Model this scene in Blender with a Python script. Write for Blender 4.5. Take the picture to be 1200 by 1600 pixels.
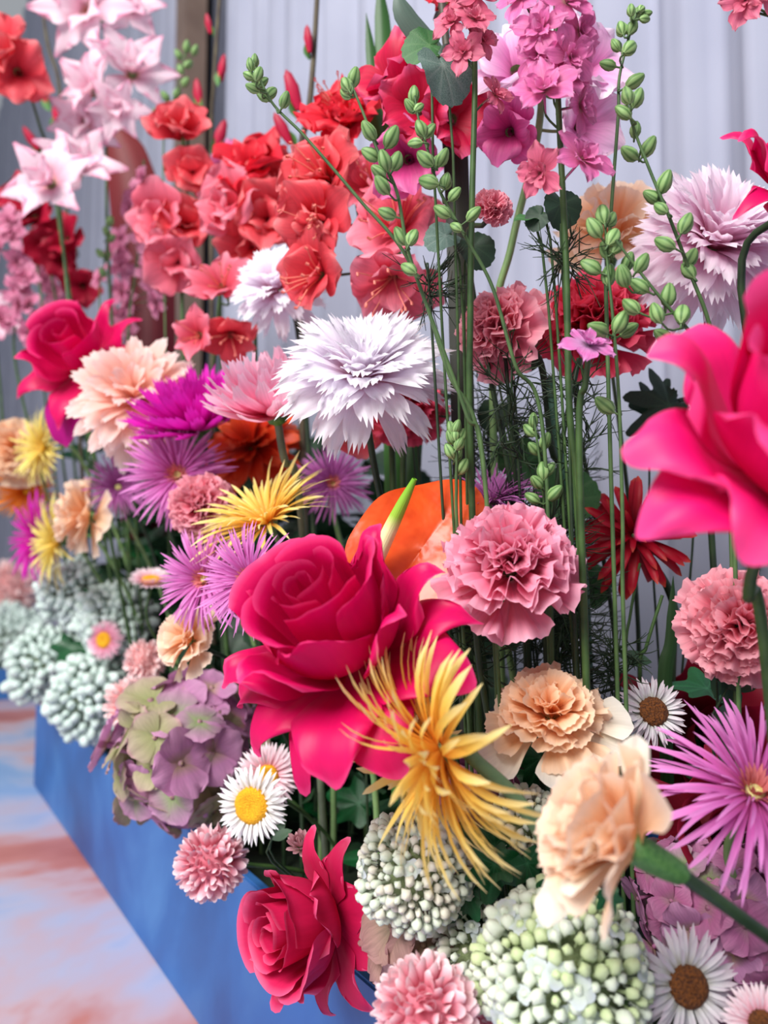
import bpy, math, random
import numpy as np
from mathutils import Vector, Matrix

random.seed(7); rng = np.random.default_rng(7)
scene = bpy.context.scene
for o in list(bpy.data.objects): bpy.data.objects.remove(o)
C = scene.collection
PI = math.pi
def R(a): return math.radians(a)

# ------------------------------------------------------------------ camera
FPX = 1203.0                                   # focal length in pixels of the 1200x1600 frame
CAM = Vector((0.0, 0.0, 0.52))
YAW, PITCH = R(33), R(4)                       # yaw from the planter's long axis (+Y) towards +X
FW = Vector((math.sin(YAW)*math.cos(PITCH), math.cos(YAW)*math.cos(PITCH), math.sin(PITCH)))
RT = Vector((math.cos(YAW), -math.sin(YAW), 0))
UP = RT.cross(FW)
cd = bpy.data.cameras.new('camera'); cam = bpy.data.objects.new('camera', cd); C.objects.link(cam)
cd.sensor_width = 36; cd.lens = 36*FPX/1600; cd.clip_start = .01
cam.matrix_world = Matrix((( RT.x, UP.x, -FW.x, CAM.x), (RT.y, UP.y, -FW.y, CAM.y), (RT.z, UP.z, -FW.z, CAM.z), (0,0,0,1)))
cd.dof.use_dof = True; cd.dof.focus_distance = .54; cd.dof.aperture_fstop = (cd.lens/1000)/.0058
scene.camera = cam

# ------------------------------------------------------------------ light
w = bpy.data.worlds.new('sky'); scene.world = w; w.use_nodes = True
bg = w.node_tree.nodes['Background']; bg.inputs[0].default_value = (.88, .93, 1.0, 1); bg.inputs[1].default_value = .44
def area(name, loc, target, size, power, col):
    l = bpy.data.lights.new(name, 'AREA'); l.shape = 'SQUARE'; l.size = size; l.energy = power; l.color = col
    o = bpy.data.objects.new(name, l); C.objects.link(o); o.location = loc
    o.rotation_euler = (Vector(target)-Vector(loc)).to_track_quat('-Z', 'Y').to_euler()
area('daylight_overhead', (-2.6, -.6, 3.3), (.5, .9, .5), 2.4, 390, (1.0, .97, .94))
scene.view_settings.view_transform = 'Standard'; scene.view_settings.look = 'None'
scene.view_settings.gamma = 1; scene.view_settings.use_curve_mapping = False
scene.view_settings.exposure = -0.2

# ------------------------------------------------------------------ helpers
def P(px, py, d): return CAM + d*(FW + (px-600)/FPX*RT - (py-800)/FPX*UP)
def CD(a): return (RT*a[0] + UP*a[1] - FW*a[2]).normalized()       # (right, up, towards viewer) -> world
def T(x, y, z): return Matrix.Translation((x, y, z))
def RX(a): return Matrix.Rotation(a, 4, 'X')
def RY(a): return Matrix.Rotation(a, 4, 'Y')
def RZ(a): return Matrix.Rotation(a, 4, 'Z')
def SC(s): return Matrix.Scale(s, 4)
def lin(c):
    return tuple((x/255/12.92 if x/255 <= .04045 else ((x/255+.055)/1.055)**2.4) for x in c)+(1,)
WORLD = {}
def link(name, data, world, parent=None, kind=None):
    o = bpy.data.objects.new(name, data); C.objects.link(o)
    if parent is None: o.matrix_basis = world
    else:
        o.parent = parent; o.matrix_basis = WORLD[parent].inverted() @ world
    WORLD[o] = world.copy()
    if kind: o['kind'] = kind
    return o
def tag(o, label, cat, group=None, kind=None):
    if label: o['label'] = label
    if cat: o['category'] = cat
    if group: o['group'] = group
    if kind: o['kind'] = kind
    return o

# ------------------------------------------------------------------ materials
MATS = {}
def pmat(name, stops, rough=.5, trans=.28, streak=.12, vary=.05, bump=.15, spec=.35, usc=14):
    """petal: colours run from base to tip along UV.v, with fine lengthwise veins"""
    if name in MATS: return MATS[name]
    m = bpy.data.materials.new(name); m.use_nodes = True; nt = m.node_tree; N = nt.nodes; Lk = nt.links
    b = N['Principled BSDF']; b.inputs['Roughness'].default_value = rough; b.inputs['Specular IOR Level'].default_value = spec
    uv = N.new('ShaderNodeUVMap'); sep = N.new('ShaderNodeSeparateXYZ'); Lk.new(uv.outputs[0], sep.inputs[0])
    cr = N.new('ShaderNodeValToRGB'); Lk.new(sep.outputs[1], cr.inputs[0])
    e = cr.color_ramp.elements
    while len(e) < len(stops): e.new(.5)
    for k, (p, c) in enumerate(stops): e[k].position = p; e[k].color = lin(c)
    mp = N.new('ShaderNodeMapping'); mp.inputs['Scale'].default_value = (usc, 1.6, 1); Lk.new(uv.outputs[0], mp.inputs[0])
    oi = N.new('ShaderNodeObjectInfo')
    nz = N.new('ShaderNodeTexNoise'); nz.noise_dimensions = '4D'; nz.inputs['Scale'].default_value = 1.6; nz.inputs['Detail'].default_value = 3
    Lk.new(mp.outputs[0], nz.inputs['Vector'])
    mu = N.new('ShaderNodeMath'); mu.operation = 'MULTIPLY'; mu.inputs[1].default_value = 20; Lk.new(oi.outputs['Random'], mu.inputs[0]); Lk.new(mu.outputs[0], nz.inputs['W'])
    mr = N.new('ShaderNodeMapRange'); mr.inputs[1].default_value = .3; mr.inputs[2].default_value = .7
    mr.inputs[3].default_value = 1-streak; mr.inputs[4].default_value = 1+streak*.6; Lk.new(nz.outputs[0], mr.inputs[0])
    mr2 = N.new('ShaderNodeMapRange'); mr2.inputs[3].default_value = 1-vary; mr2.inputs[4].default_value = 1+vary; Lk.new(oi.outputs['Random'], mr2.inputs[0])
    mm = N.new('ShaderNodeMath'); mm.operation = 'MULTIPLY'; Lk.new(mr.outputs[0], mm.inputs[0]); Lk.new(mr2.outputs[0], mm.inputs[1])
    hs = N.new('ShaderNodeHueSaturation'); Lk.new(cr.outputs[0], hs.inputs['Color']); Lk.new(mm.outputs[0], hs.inputs['Value'])
    Lk.new(hs.outputs[0], b.inputs['Base Color'])
    if bump:
        bp = N.new('ShaderNodeBump'); bp.inputs['Strength'].default_value = bump; bp.inputs['Distance'].default_value = .001
        Lk.new(nz.outputs[0], bp.inputs['Height']); Lk.new(bp.outputs[0], b.inputs['Normal'])
    if trans:
        tr = N.new('ShaderNodeBsdfTranslucent'); Lk.new(hs.outputs[0], tr.inputs[0]); mx = N.new('ShaderNodeMixShader'); mx.inputs[0].default_value = trans
        Lk.new(b.outputs[0], mx.inputs[1]); Lk.new(tr.outputs[0], mx.inputs[2]); Lk.new(mx.outputs[0], N['Material Output'].inputs[0])
    MATS[name] = m; return m
def smat(name, c1, c2=None, scale=30, rough=.55, bump=.2, spec=.4, detail=4, coord='Object'):
    """solid: two colours mixed by noise"""
    if name in MATS: return MATS[name]
    m = bpy.data.materials.new(name); m.use_nodes = True; nt = m.node_tree; N = nt.nodes; Lk = nt.links
    b = N['Principled BSDF']; b.inputs['Roughness'].default_value = rough; b.inputs['Specular IOR Level'].default_value = spec
    tc = N.new('ShaderNodeTexCoord'); nz = N.new('ShaderNodeTexNoise'); nz.inputs['Scale'].default_value = scale; nz.inputs['Detail'].default_value = detail
    Lk.new(tc.outputs[coord], nz.inputs['Vector'])
    cr = N.new('ShaderNodeValToRGB'); cr.color_ramp.elements[0].position = .35; cr.color_ramp.elements[1].position = .65
    cr.color_ramp.elements[0].color = lin(c1); cr.color_ramp.elements[1].color = lin(c2 or c1)
    Lk.new(nz.outputs[0], cr.inputs[0]); Lk.new(cr.outputs[0], b.inputs['Base Color'])
    if bump:
        bp = N.new('ShaderNodeBump'); bp.inputs['Strength'].default_value = bump; bp.inputs['Distance'].default_value = .002
        Lk.new(nz.outputs[0], bp.inputs['Height']); Lk.new(bp.outputs[0], b.inputs['Normal'])
    MATS[name] = m; return m

# ------------------------------------------------------------------ mesh builders
def mk(name, verts, faces, mat, uv=None, smooth=True):
    me = bpy.data.meshes.new(name); me.from_pydata(verts, [], faces)
    if uv is not None:
        ul = me.uv_layers.new(name='UVMap'); li = np.empty(len(me.loops), dtype=np.int32); me.loops.foreach_get('vertex_index', li)
        ul.data.foreach_set('uv', np.asarray(uv, dtype=np.float32)[li].ravel())
    if smooth: me.polygons.foreach_set('use_smooth', [True]*len(me.polygons))
    if mat is not None: me.materials.append(mat)
    return me
def grid(name, X, Y, Z, mat, U=None, V=None, closed=False):
    nv, nu = X.shape
    verts = np.stack([X, Y, Z], -1).reshape(-1, 3).tolist(); faces = []
    for j in range(nv-1):
        for i in range(nu-1): a = j*nu+i; faces.append((a, a+1, a+nu+1, a+nu))
        if closed: a = j*nu; faces.append((a+nu-1, a, a+nu, a+2*nu-1))
    if U is None:
        U, V = np.meshgrid(np.linspace(0, 1, nu), np.linspace(0, 1, nv))
    return mk(name, verts, faces, mat, np.stack([U, V], -1).reshape(-1, 2))
def pinterp(pts, x):
    a = np.array(pts, float); return np.interp(x, a[:, 0], a[:, 1])
def crom(pts, n):
    p = np.array(pts, float); p = np.vstack([2*p[0]-p[1], p, 2*p[-1]-p[-2]]); m = len(p)-3; t = np.linspace(0, m-1e-6, n); i = t.astype(int); f = (t-i)[:, None]
    a, b, c, d = p[i], p[i+1], p[i+2], p[i+3]
    return .5*(2*b+(c-a)*f+(2*a-5*b+4*c-d)*f**2+(-a+3*b-3*c+d)*f**3)
WOVAL = [(0, .30), (.25, .72), (.6, 1), (.85, .92), (1, .7)]
WFAN = [(0, .10), (.35, .22), (.6, .55), (.85, .95), (1, 1.05)]
WRAY = [(0, .55), (.3, .9), (.6, 1), (.85, .75), (.95, .4), (1, .08)]
WLEAF = [(0, .06), (.12, .45), (.35, .95), (.55, 1), (.8, .62), (1, .03)]
def petal(mat, L=1, W=.3, phi=((0, 0), (1, 30)), wd=WOVAL, k=(0, 0), rnd=.2, rp=2.2, ruf=0, rf=2, ser=0, twist=0, nu=7, nv=8, seed=0, side=0, name='petal'):
    g = np.random.default_rng(seed)
    tf = np.linspace(0, 1.4, 71); ph = np.radians(pinterp(phi, np.clip(tf, 0, 1)))
    dx = np.sin(ph)*L*.02; dz = np.cos(ph)*L*.02
    cx = np.concatenate([[0], np.cumsum((dx[1:]+dx[:-1])/2)]); cz = np.concatenate([[0], np.cumsum((dz[1:]+dz[:-1])/2)])
    v = np.linspace(0, 1, nv)[:, None]; s = np.linspace(-1, 1, nu)[None, :]
    tt = v*(1-rnd*np.abs(s)**rp*v)
    if ser:
        st = ser*((-1.0)**np.arange(nu))*(.6+.8*g.random(nu)); tt = tt+st[None, :]*v**4
    hw = W*pinterp(wd, v[:, 0])[:, None]; lat = hw*s + 0*v
    kk = k[0]+(k[1]-k[0])*v + 1e-6; a = lat*kk
    y = np.sin(a)/kk; n = (1-np.cos(a))/kk
    if ruf:
        p1, p2 = g.random(2)*6.28
        n = n + ruf*W*v**1.6*(np.sin(rf*PI*s+p1)+.5*np.sin(rf*1.9*PI*s+p2+2*v))
    n = n+0*v; y = y + side*L*v**2
    if twist:
        tw = twist*v; y, n = y*np.cos(tw)-n*np.sin(tw), y*np.sin(tw)+n*np.cos(tw)
    pf = np.interp(tt, tf, ph)
    X = np.interp(tt, tf, cx)-np.cos(pf)*n; Z = np.interp(tt, tf, cz)+np.sin(pf)*n
    return grid(name, X, y, Z, mat)
def tube(name, pts, r, mat, n=8, seg=None, caps=True):
    """pts: list of Vectors (smoothed), r: radius or (r0, r1)"""
    p = crom([tuple(q) for q in pts], seg or max(4, 6*(len(pts)-1)+1)); m = len(p)
    tg = np.gradient(p, axis=0); tg /= np.linalg.norm(tg, axis=1)[:, None]+1e-9
    ref = np.array([.31, .17, .93]) if abs(tg[0][2]) < .8 else np.array([1., .2, 0])
    a = np.cross(tg, ref); a /= np.linalg.norm(a, axis=1)[:, None]; b = np.cross(tg, a)
    rr = np.linspace(r[0], r[1], m) if isinstance(r, tuple) else np.full(m, r) if np.isscalar(r) else np.interp(np.linspace(0, 1, m), np.linspace(0, 1, len(r)), r)
    th = np.linspace(0, 2*PI, n, endpoint=False)
    V = p[:, None, :]+rr[:, None, None]*(np.cos(th)[None, :, None]*a[:, None, :]+np.sin(th)[None, :, None]*b[:, None, :])
    U, Vv = np.meshgrid(np.linspace(0, 1, n), np.linspace(0, 1, m))
    return grid(name, V[..., 0], V[..., 1], V[..., 2], mat, U, Vv, closed=True)
def join_data(name, metas, mat):
    """merge several mesh datablocks (already in one space) into one mesh"""
    vs, fs, uvs = [], [], []
    for me in metas:
        o = len(vs); vs += [tuple(v.co) for v in me.vertices]; fs += [tuple(i+o for i in f.vertices) for f in me.polygons]
        u = [(0, 0)]*len(me.vertices)
        if me.uv_layers:
            for l, d in zip(me.loops, me.uv_layers[0].data): u[l.vertex_index] = tuple(d.uv)
        uvs += u
    for me in metas: bpy.data.meshes.remove(me)
    return mk(name, vs, fs, mat, uvs)
def lathe(name, prof, mat, n=16, bumpy=0, seed=0, lobes=0, la=0):
    g = np.random.default_rng(seed); th = np.linspace(0, 2*PI, n, endpoint=False); p = np.array(prof, float)
    r = p[:, 0][:, None]*(1+la*np.cos(lobes*th)[None, :]); r = r*(1+bumpy*(g.random((len(p), n))-.5))
    X = r*np.cos(th); Y = r*np.sin(th); Z = p[:, 1][:, None]+0*X + bumpy*.3*(g.random((len(p), n))-.5)*p[:, 0].max()
    U, V = np.meshgrid(np.linspace(0, 1, n), np.linspace(0, 1, len(p)))
    return grid(name, X, Y, Z, mat, U, V, closed=True)
def dome(name, r, h, mat, n=20, m=7, dip=0, bumpy=.06, seed=0):
    a = np.linspace(0, PI/2, m); prof = [(r*math.cos(x)+1e-5, h*math.sin(x)-dip*h*max(0, math.sin(x)-.75)*4) for x in a]
    return lathe(name, [(r*.9, -h*.5)]+prof, mat, n, bumpy, seed)
def polar_leaf(name, fn, mat, size=1, fold=.2, bend=.3, wave=.04, na=48, nr=6, veins=(), seed=0):
    g = np.random.default_rng(seed); th = np.linspace(-PI, PI, na, endpoint=False)
    rad = np.array([fn(t) for t in th]); q = np.linspace(0, 1, nr)[1:]
    base = fn(PI)
    vs = [(base*size, 0, 0)]; uv = [(0, 1)]
    for k in q:
        for i, t in enumerate(th):
            x = base+k*rad[i]*math.cos(t); y = k*rad[i]*math.sin(t)
            z = fold*abs(y)-bend*x*x*.5+wave*math.sin(5*t+seed)*k*k
            vi = max([math.exp(-((t-a)/.05)**2)*(1-.6*k) for a in veins]+[0])
            vs.append((x*size, y*size, z*size)); uv.append((k, vi))
    fs = [(0, 1+i, 1+(i+1) % na) for i in range(na)]
    for k in range(nr-2):
        for i in range(na): a = 1+k*na; fs.append((a+i, a+na+i, a+na+(i+1) % na, a+(i+1) % na))
    return mk(name, vs, fs, mat, uv)
def ivy_fn(t):
    a = abs(t); r = .40+.60*math.exp(-(a/.42)**2)+.38*math.exp(-((a-1.05)/.33)**2)+.22*math.exp(-((a-2.05)/.4)**2)
    return r*(1-.35*math.exp(-((a-PI)/.25)**2))
def serr_fn(t):
    a = abs(t); r = .72+.22*math.cos(t)+.10*math.exp(-((a-2.2)/.5)**2)
    r *= 1-.45*math.exp(-((a-PI)/.3)**2)
    return r+.055*(((t*2.9) % 1)-.5)
def maple_fn(t):
    a = abs(t); r = .36+.6*math.exp(-(a/.26)**2)+.55*math.exp(-((a-.85)/.24)**2)+.45*math.exp(-((a-1.65)/.26)**2)
    return r*(1-.4*math.exp(-((a-PI)/.5)**2))+.06*(((t*4.3) % 1)-.5)

# greens
G_STEM = smat('stem_green', (46, 72, 36), (66, 96, 48), 60, .5, .1)
G_STEMD = smat('stem_dark_green', (28, 46, 28), (42, 64, 36), 60, .5, .1)
G_STEMP = smat('stem_pale_green', (104, 140, 84), (126, 158, 98), 60, .5, .1)
G_BROWN = smat('stem_brown', (62, 50, 40), (88, 80, 56), 40, .6, .2)
G_CALYX = smat('calyx_green', (58, 108, 50), (92, 140, 72), 25, .5, .1)
def leafmat(name, c, vein, rough=.35, trans=.12, spec=.5, mott=None):
    if name in MATS: return MATS[name]
    m = smat(name, c, mott or tuple(min(255, int(x*1.25)) for x in c), 40, rough, .25, spec)
    N = m.node_tree.nodes; Lk = m.node_tree.links; b = N['Principled BSDF']
    uv = N.new('ShaderNodeUVMap'); sp = N.new('ShaderNodeSeparateXYZ'); Lk.new(uv.outputs[0], sp.inputs[0])
    mx = N.new('ShaderNodeMix'); mx.data_type = 'RGBA'; src = b.inputs['Base Color'].links[0].from_socket
    Lk.new(sp.outputs[1], mx.inputs[0]); Lk.new(src, mx.inputs[6]); mx.inputs[7].default_value = lin(vein); Lk.new(mx.outputs[2], b.inputs['Base Color'])
    tr = N.new('ShaderNodeBsdfTranslucent'); Lk.new(mx.outputs[2], tr.inputs[0]); ms = N.new('ShaderNodeMixShader'); ms.inputs[0].default_value = trans
    Lk.new(b.outputs[0], ms.inputs[1]); Lk.new(tr.outputs[0], ms.inputs[2]); Lk.new(ms.outputs[0], N['Material Output'].inputs[0])
    return m
L_IVY = leafmat('ivy_green', (14, 74, 36), (50, 118, 74), .3)
L_DARK = leafmat('dark_leaf', (26, 52, 34), (52, 84, 54), .45)
L_GREY = leafmat('greygreen_leaf', (74, 104, 92), (130, 150, 140), .7, mott=(112, 138, 128))
L_MID = leafmat('mid_leaf', (40, 88, 40), (84, 124, 74), .5)
L_BLADE = pmat('blade_green', [(0, (46, 84, 40)), (1, (70, 124, 58))], .4, .15, .2, .1)
L_CARN = pmat('carnation_leaf_green', [(0, (52, 88, 62)), (1, (44, 84, 50))], .45, .15, .15, .1)

# ------------------------------------------------------------------ setting
BX, BXB, BY0, BY1, BH = .32, .78, -1.2, 2.02, .205      # planter front, back, ends, height
def box(name, x0, x1, y0, y1, z0, z1, mat, bev=.002):
    import bmesh
    bm = bmesh.new(); bmesh.ops.create_cube(bm, size=1)
    for v in bm.verts: v.co = ((x0+x1)/2+v.co.x*(x1-x0), (y0+y1)/2+v.co.y*(y1-y0), (z0+z1)/2+v.co.z*(z1-z0))
    if bev: bmesh.ops.bevel(bm, geom=bm.edges[:], offset=bev, segments=2, affect='EDGES')
    me = bpy.data.meshes.new(name); bm.to_mesh(me); bm.free()
    if mat: me.materials.append(mat)
    return me
I4 = Matrix.Identity(4)
def cloudmat(name, stops, scale, rough=.5, seed=0., stretch=(1, 1, 1)):
    m = bpy.data.materials.new(name); m.use_nodes = True; N = m.node_tree.nodes; Lk = m.node_tree.links; b = N['Principled BSDF']; b.inputs['Roughness'].default_value = rough
    tc = N.new('ShaderNodeTexCoord'); mp = N.new('ShaderNodeMapping'); mp.inputs['Location'].default_value = (seed, seed*1.7, seed*.3); mp.inputs['Scale'].default_value = stretch
    Lk.new(tc.outputs['Object'], mp.inputs[0])
    nz = N.new('ShaderNodeTexNoise'); nz.inputs['Scale'].default_value = scale; nz.inputs['Detail'].default_value = 5; nz.inputs['Roughness'].default_value = .55; nz.inputs['Distortion'].default_value = .4
    Lk.new(mp.outputs[0], nz.inputs['Vector']); cr = N.new('ShaderNodeValToRGB'); e = cr.color_ramp.elements
    while len(e) < len(stops): e.new(.5)
    for k, (p, c) in enumerate(stops): e[k].position = p; e[k].color = lin(c)
    Lk.new(nz.outputs[0], cr.inputs[0]); Lk.new(cr.outputs[0], b.inputs['Base Color']); return m
FLOORM = cloudmat('printed_sky_floor', [(.28, (104, 150, 206)), (.40, (136, 168, 212)), (.465, (176, 178, 204)), (.54, (194, 166, 176)), (.61, (190, 122, 116)), (.72, (166, 92, 86))], 2.1, .45, 3.4)
fl = link('floor', box('floor', -6, 1.3, -3, 15, -.05, 0, FLOORM, 0), I4); fl['kind'] = 'structure'
BLUE = cloudmat('planter_blue_print', [(.3, (36, 80, 142)), (.5, (42, 98, 166)), (.7, (66, 122, 184))], 4.5, .5, 1.0, (1, 1, 1))
SOIL = smat('dark_floral_foam', (20, 34, 22), (34, 48, 30), 60, .9, .5)
def planter(label, x0, x1, y0, y1, h, grp):
    r = link('planter_box', None, T((x0+x1)/2, (y0+y1)/2, 0)); tag(r, label, 'planter', grp); t = .012
    link('front_panel', box('front_panel', x0, x0+t, y0, y1, 0, h, BLUE), I4, r)
    link('back_panel', box('back_panel', x1-t, x1, y0, y1, 0, h, BLUE), I4, r)
    link('end_panel', box('end_panel', x0+t, x1-t, y1-t, y1, 0, h, BLUE), I4, r)
    link('end_panel', box('end_panel', x0+t, x1-t, y0, y0+t, 0, h, BLUE), I4, r)
    link('floral_foam', box('floral_foam', x0+t, x1-t, y0+t, y1-t, .01, h-.02, SOIL), I4, r)
    return r
planter('long blue rectangular planter box holding the near flowers', BX, BXB, BY0, BY1, BH, 'blue planter boxes')
planter('far blue planter box at the left edge behind the near planter', -.45, .85, 3.35, 3.95, .12, 'blue planter boxes')
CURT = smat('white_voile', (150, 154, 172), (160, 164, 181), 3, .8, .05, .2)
def curtain(label, x, y0, y1, z1, seed, step=.012):
    g = np.random.default_rng(seed); y = np.arange(y0, y1, step); ph = np.cumsum(.8+.7*g.random(len(y)))*step*46
    fold = .016*np.sin(ph)+.010*np.sin(ph*.43+1)+.004*np.sin(ph*2.3)
    z = np.array([.002, .4, .8, 1.3, z1]); X = x+fold[None, :]*(1+.15*np.sin(z)[:, None]); Y = y[None, :]+.004*np.sin(z*3)[:, None]; Z = z[:, None]+0*Y
    me = grid('curtain', X+0*Y, Y, Z, CURT); o = link('curtain', me, I4); tag(o, label, 'curtain', 'pleated curtains'); return o
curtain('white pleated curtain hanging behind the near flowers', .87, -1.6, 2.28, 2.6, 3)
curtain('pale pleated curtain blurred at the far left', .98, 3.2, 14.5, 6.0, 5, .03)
WALLM = smat('dark_grey_wall', (78, 82, 98), (92, 96, 110), 4, .8, .05)
o = link('wall_back', box('wall_back', 1.10, 1.18, -3, 15, 0, 6.2, WALLM, 0), I4); o['kind'] = 'structure'
o = link('trim_1', box('trim_1', .97, 1.06, 3.0, 3.14, 0, 5, smat('brown_post', (108, 90, 82), (122, 104, 94), 8, .7, .1)), I4); o['kind'] = 'structure'
# ------------------------------------------------------------------ flower frame
def autobase(v):
    if v.y > 2.6: return (min(max(v.x, -.38), .78), min(max(v.y, 3.42), 3.88), .09)
    return (min(max(v.x+.03, .385), .71), min(v.y+.02, BY1-.06), BH-.03)
class Flower:
    def __init__(s, name, label, cat, px, py, d, ax=(0, .3, 1), group=None, base=None, roll=0):
        s.c = P(px, py, d); z = CD(ax); x = RT - z*RT.dot(z)
        if x.length < .05: x = UP - z*UP.dot(z)
        x.normalize(); y = z.cross(x)
        s.M = Matrix(((x.x, y.x, z.x, s.c.x), (x.y, y.y, z.y, s.c.y), (x.z, y.z, z.z, s.c.z), (0, 0, 0, 1))) @ RZ(roll)
        s.z = z
        if base is None:
            bx = min(max(s.c.x+.07, .385), .70); by = s.c.y+.04
            base = (bx, min(by, BY1-.06), BH-.03)
            if s.c.y > 2.6: base = (min(max(s.c.x, -.38), .78), min(max(s.c.y, 3.42), 3.88), .09)
        s.base = Vector(base)
        s.root = link(name, None, Matrix.Translation(s.base)); tag(s.root, label, cat, group)
    def add(s, name, me, M=None, parent=None, kind=None):
        return link(name, me, s.M @ (M if M is not None else I4), parent or s.root, kind)
    def addw(s, name, me, parent=None, kind=None):        # mesh already in world space
        W = WORLD[parent or s.root]; me.transform(W.inverted()); return link(name, me, W, parent or s.root, kind)
    def stem(s, off=0., r=(.0022, .0028), mat=None, via=(), lead=.05, name='stem'):
        p0 = s.M @ Vector((0, 0, off)); pts = [p0]
        if via: pts += [P(*q) if not isinstance(q, Vector) else q for q in via]
        else:
            Ln = (p0-s.base).length; pts.append(p0-s.z*min(lead, .3*Ln)-Vector((0, 0, .15*min(lead, Ln))))
            pts.append(s.base+Vector((0, 0, .45*max(.02, pts[-1].z-s.base.z)))+(pts[-1]-s.base)*.12)
        pts.append(s.base)
        return s.addw(name, tube(name, pts, r, mat or G_STEM, 8))
    def leaf(s, me, p, axis, up=(0, 0, 1), size=1., name='leaf', parent=None):
        z = Vector(axis).normalized(); u = Vector(up); y = u.cross(z)
        if y.length < .01: y = Vector((1, 0, 0)).cross(z)
        y.normalize(); n = z.cross(y)
        W = Matrix(((z.x, y.x, n.x, p.x), (z.y, y.y, n.y, p.y), (z.z, y.z, n.z, p.z), (0, 0, 0, 1))) @ SC(size)
        return link(name, me, W, parent or s.root)

def rj(a): return random.uniform(-a, a)
def layered(F, S, layers, meshes, off=0., part='petal', jt=6, ja=.5, js=.1, spin=10, arc=None):
    """rings of petals: (count, length, tilt deg, base radius, base height)"""
    for li, (n, L, tilt, r0, z0) in enumerate(layers):
        for i in range(n):
            az = 2*PI*(i+.5*(li % 2))/n + rj(ja)*PI/n + li*.7
            M = T(0, 0, off*S) @ RZ(az) @ T(r0*S, 0, z0*S) @ RY(R(tilt+rj(jt))) @ RZ(R(rj(spin))) @ SC(S*L*(1+rj(js)))
            F.add(part, random.choice(meshes), M)
_cache = {}
def cached(key, fn):
    if key not in _cache: _cache[key] = fn()
    return _cache[key]
def variants(mat, n, **kw):
    key = (mat.name, n, repr(sorted(kw.items(), key=lambda t: t[0])))
    def build():
        out = []
        for i in range(n):
            q = dict(kw); j = q.pop('pj', 8); ph = q['phi']; g = random.Random(i*13+n)
            q['phi'] = [(a, b+g.uniform(-j, j)*a) for a, b in ph]; q['seed'] = i+1
            if 'tw' in q: q['twist'] = g.uniform(-1, 1)*q.pop('tw')
            if 'sd' in q: q['side'] = g.uniform(-1, 1)*q.pop('sd')
            out.append(petal(mat, **q))
        return out
    return cached(key, build)

# ------------------------------------------------------------------ rose
RPROF = {0.0: [(.03, .30), (.10, .65), (.13, 1.1), (.13, 1.4), (.11, 1.6), (.08, 1.70)],
         .35: [(.04, .02), (.32, .30), (.46, .80), (.50, 1.25), (.52, 1.58), (.58, 1.72)],
         .65: [(.05, .0), (.50, .12), (.84, .55), (.95, 1.05), (1.03, 1.42), (1.20, 1.55)],
         .85: [(.05, -.02), (.58, .02), (1.0, .36), (1.24, .82), (1.50, 1.06), (1.78, .98)],
         1.0: [(.05, -.05), (.60, -.04), (1.08, .14), (1.48, .30), (1.84, .22), (2.08, -.10)],
         1.2: [(.05, -.10), (.55, -.14), (1.0, -.20), (1.40, -.36), (1.74, -.66), (1.95, -1.05)]}
def rprof(f):
    ks = sorted(RPROF); f = min(max(f, ks[0]), ks[-1])
    for a, b in zip(ks, ks[1:]):
        if a <= f <= b: t = (f-a)/(b-a); return (1-t)*np.array(RPROF[a])+t*np.array(RPROF[b])
def rose_petal(mat, f, half, seed, spiral=0., rnd=.22, rp=2.2, curl=.0, point=0., wav=.03, Ls=1., nu=15, nv=16, fold=0):
    g = np.random.default_rng(seed); pr = crom(rprof(f), 80); pr = pr*[1, 1]
    d = np.gradient(pr, axis=0); s_ = np.concatenate([[0], np.cumsum(np.linalg.norm(np.diff(pr, axis=0), axis=1))]); s_ /= s_[-1]
    d /= np.linalg.norm(d, axis=1)[:, None]
    v = np.linspace(0, 1, nv)[:, None]; s = np.linspace(-1, 1, nu)[None, :]
    tt = v*(1-rnd*np.abs(s)**rp*v)
    if point: tt = tt*(1-point*(1-np.exp(-(s/.35)**2))*v*v*.5)
    tt = np.clip(tt*min(Ls, 1), 0, 1)
    w = pinterp([(0, .6), (.25, .9), (.55, 1.0), (.8, .95), (1, .62 if point else .82)], v[:, 0])[:, None]
    r = np.interp(tt, s_, pr[:, 0]); z = np.interp(tt, s_, pr[:, 1]); dr = np.interp(tt, s_, d[:, 0]); dz = np.interp(tt, s_, d[:, 1])
    n = -curl*np.abs(s)**2.5*v**1.5 + wav*v**2*np.sin(PI*s*(1.5+g.random())+g.random()*6) + wav*.5*v**3*np.sin(PI*s*4+g.random()*6)
    n = n - fold*(1-np.abs(s))*v**2
    r = r*(1+spiral*s*v**.5) - dz*n; z = z + dr*n
    half_eff = half*w
    th = s*half_eff
    X = r*np.cos(th); Y = r*np.sin(th)
    return grid('petal', X, Y, z+0*X, mat)
ROSE = pmat('rose_hot_pink', [(0, (228, 70, 110)), (.18, (198, 4, 72)), (.6, (214, 5, 90)), (.93, (218, 8, 96)), (1, (238, 64, 130))], .45, .22, .05, .04, .06, .3)
ROSE_D = pmat('rose_deep_pink', [(0, (228, 60, 100)), (.2, (192, 12, 66)), (.7, (204, 24, 80)), (.92, (210, 34, 90)), (1, (234, 92, 136))], .5, .2, .06, .04, .06, .3)
ROSE_M = pmat('rose_magenta_back', [(0, (200, 20, 110)), (.5, (176, 0, 120)), (1, (190, 10, 130))], .5, .25, .05, .04, .06, .3)
ROSE_N = pmat('rose_bright_pink', [(0, (226, 60, 110)), (.3, (224, 10, 100)), (.75, (234, 14, 112)), (1, (240, 70, 140))], .5, .25, .05, .04, .06, .3)
CRIM = pmat('crimson_petal', [(0, (96, 6, 22)), (.6, (120, 8, 32)), (1, (140, 14, 44))], .5, .2, .1, .05)
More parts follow.
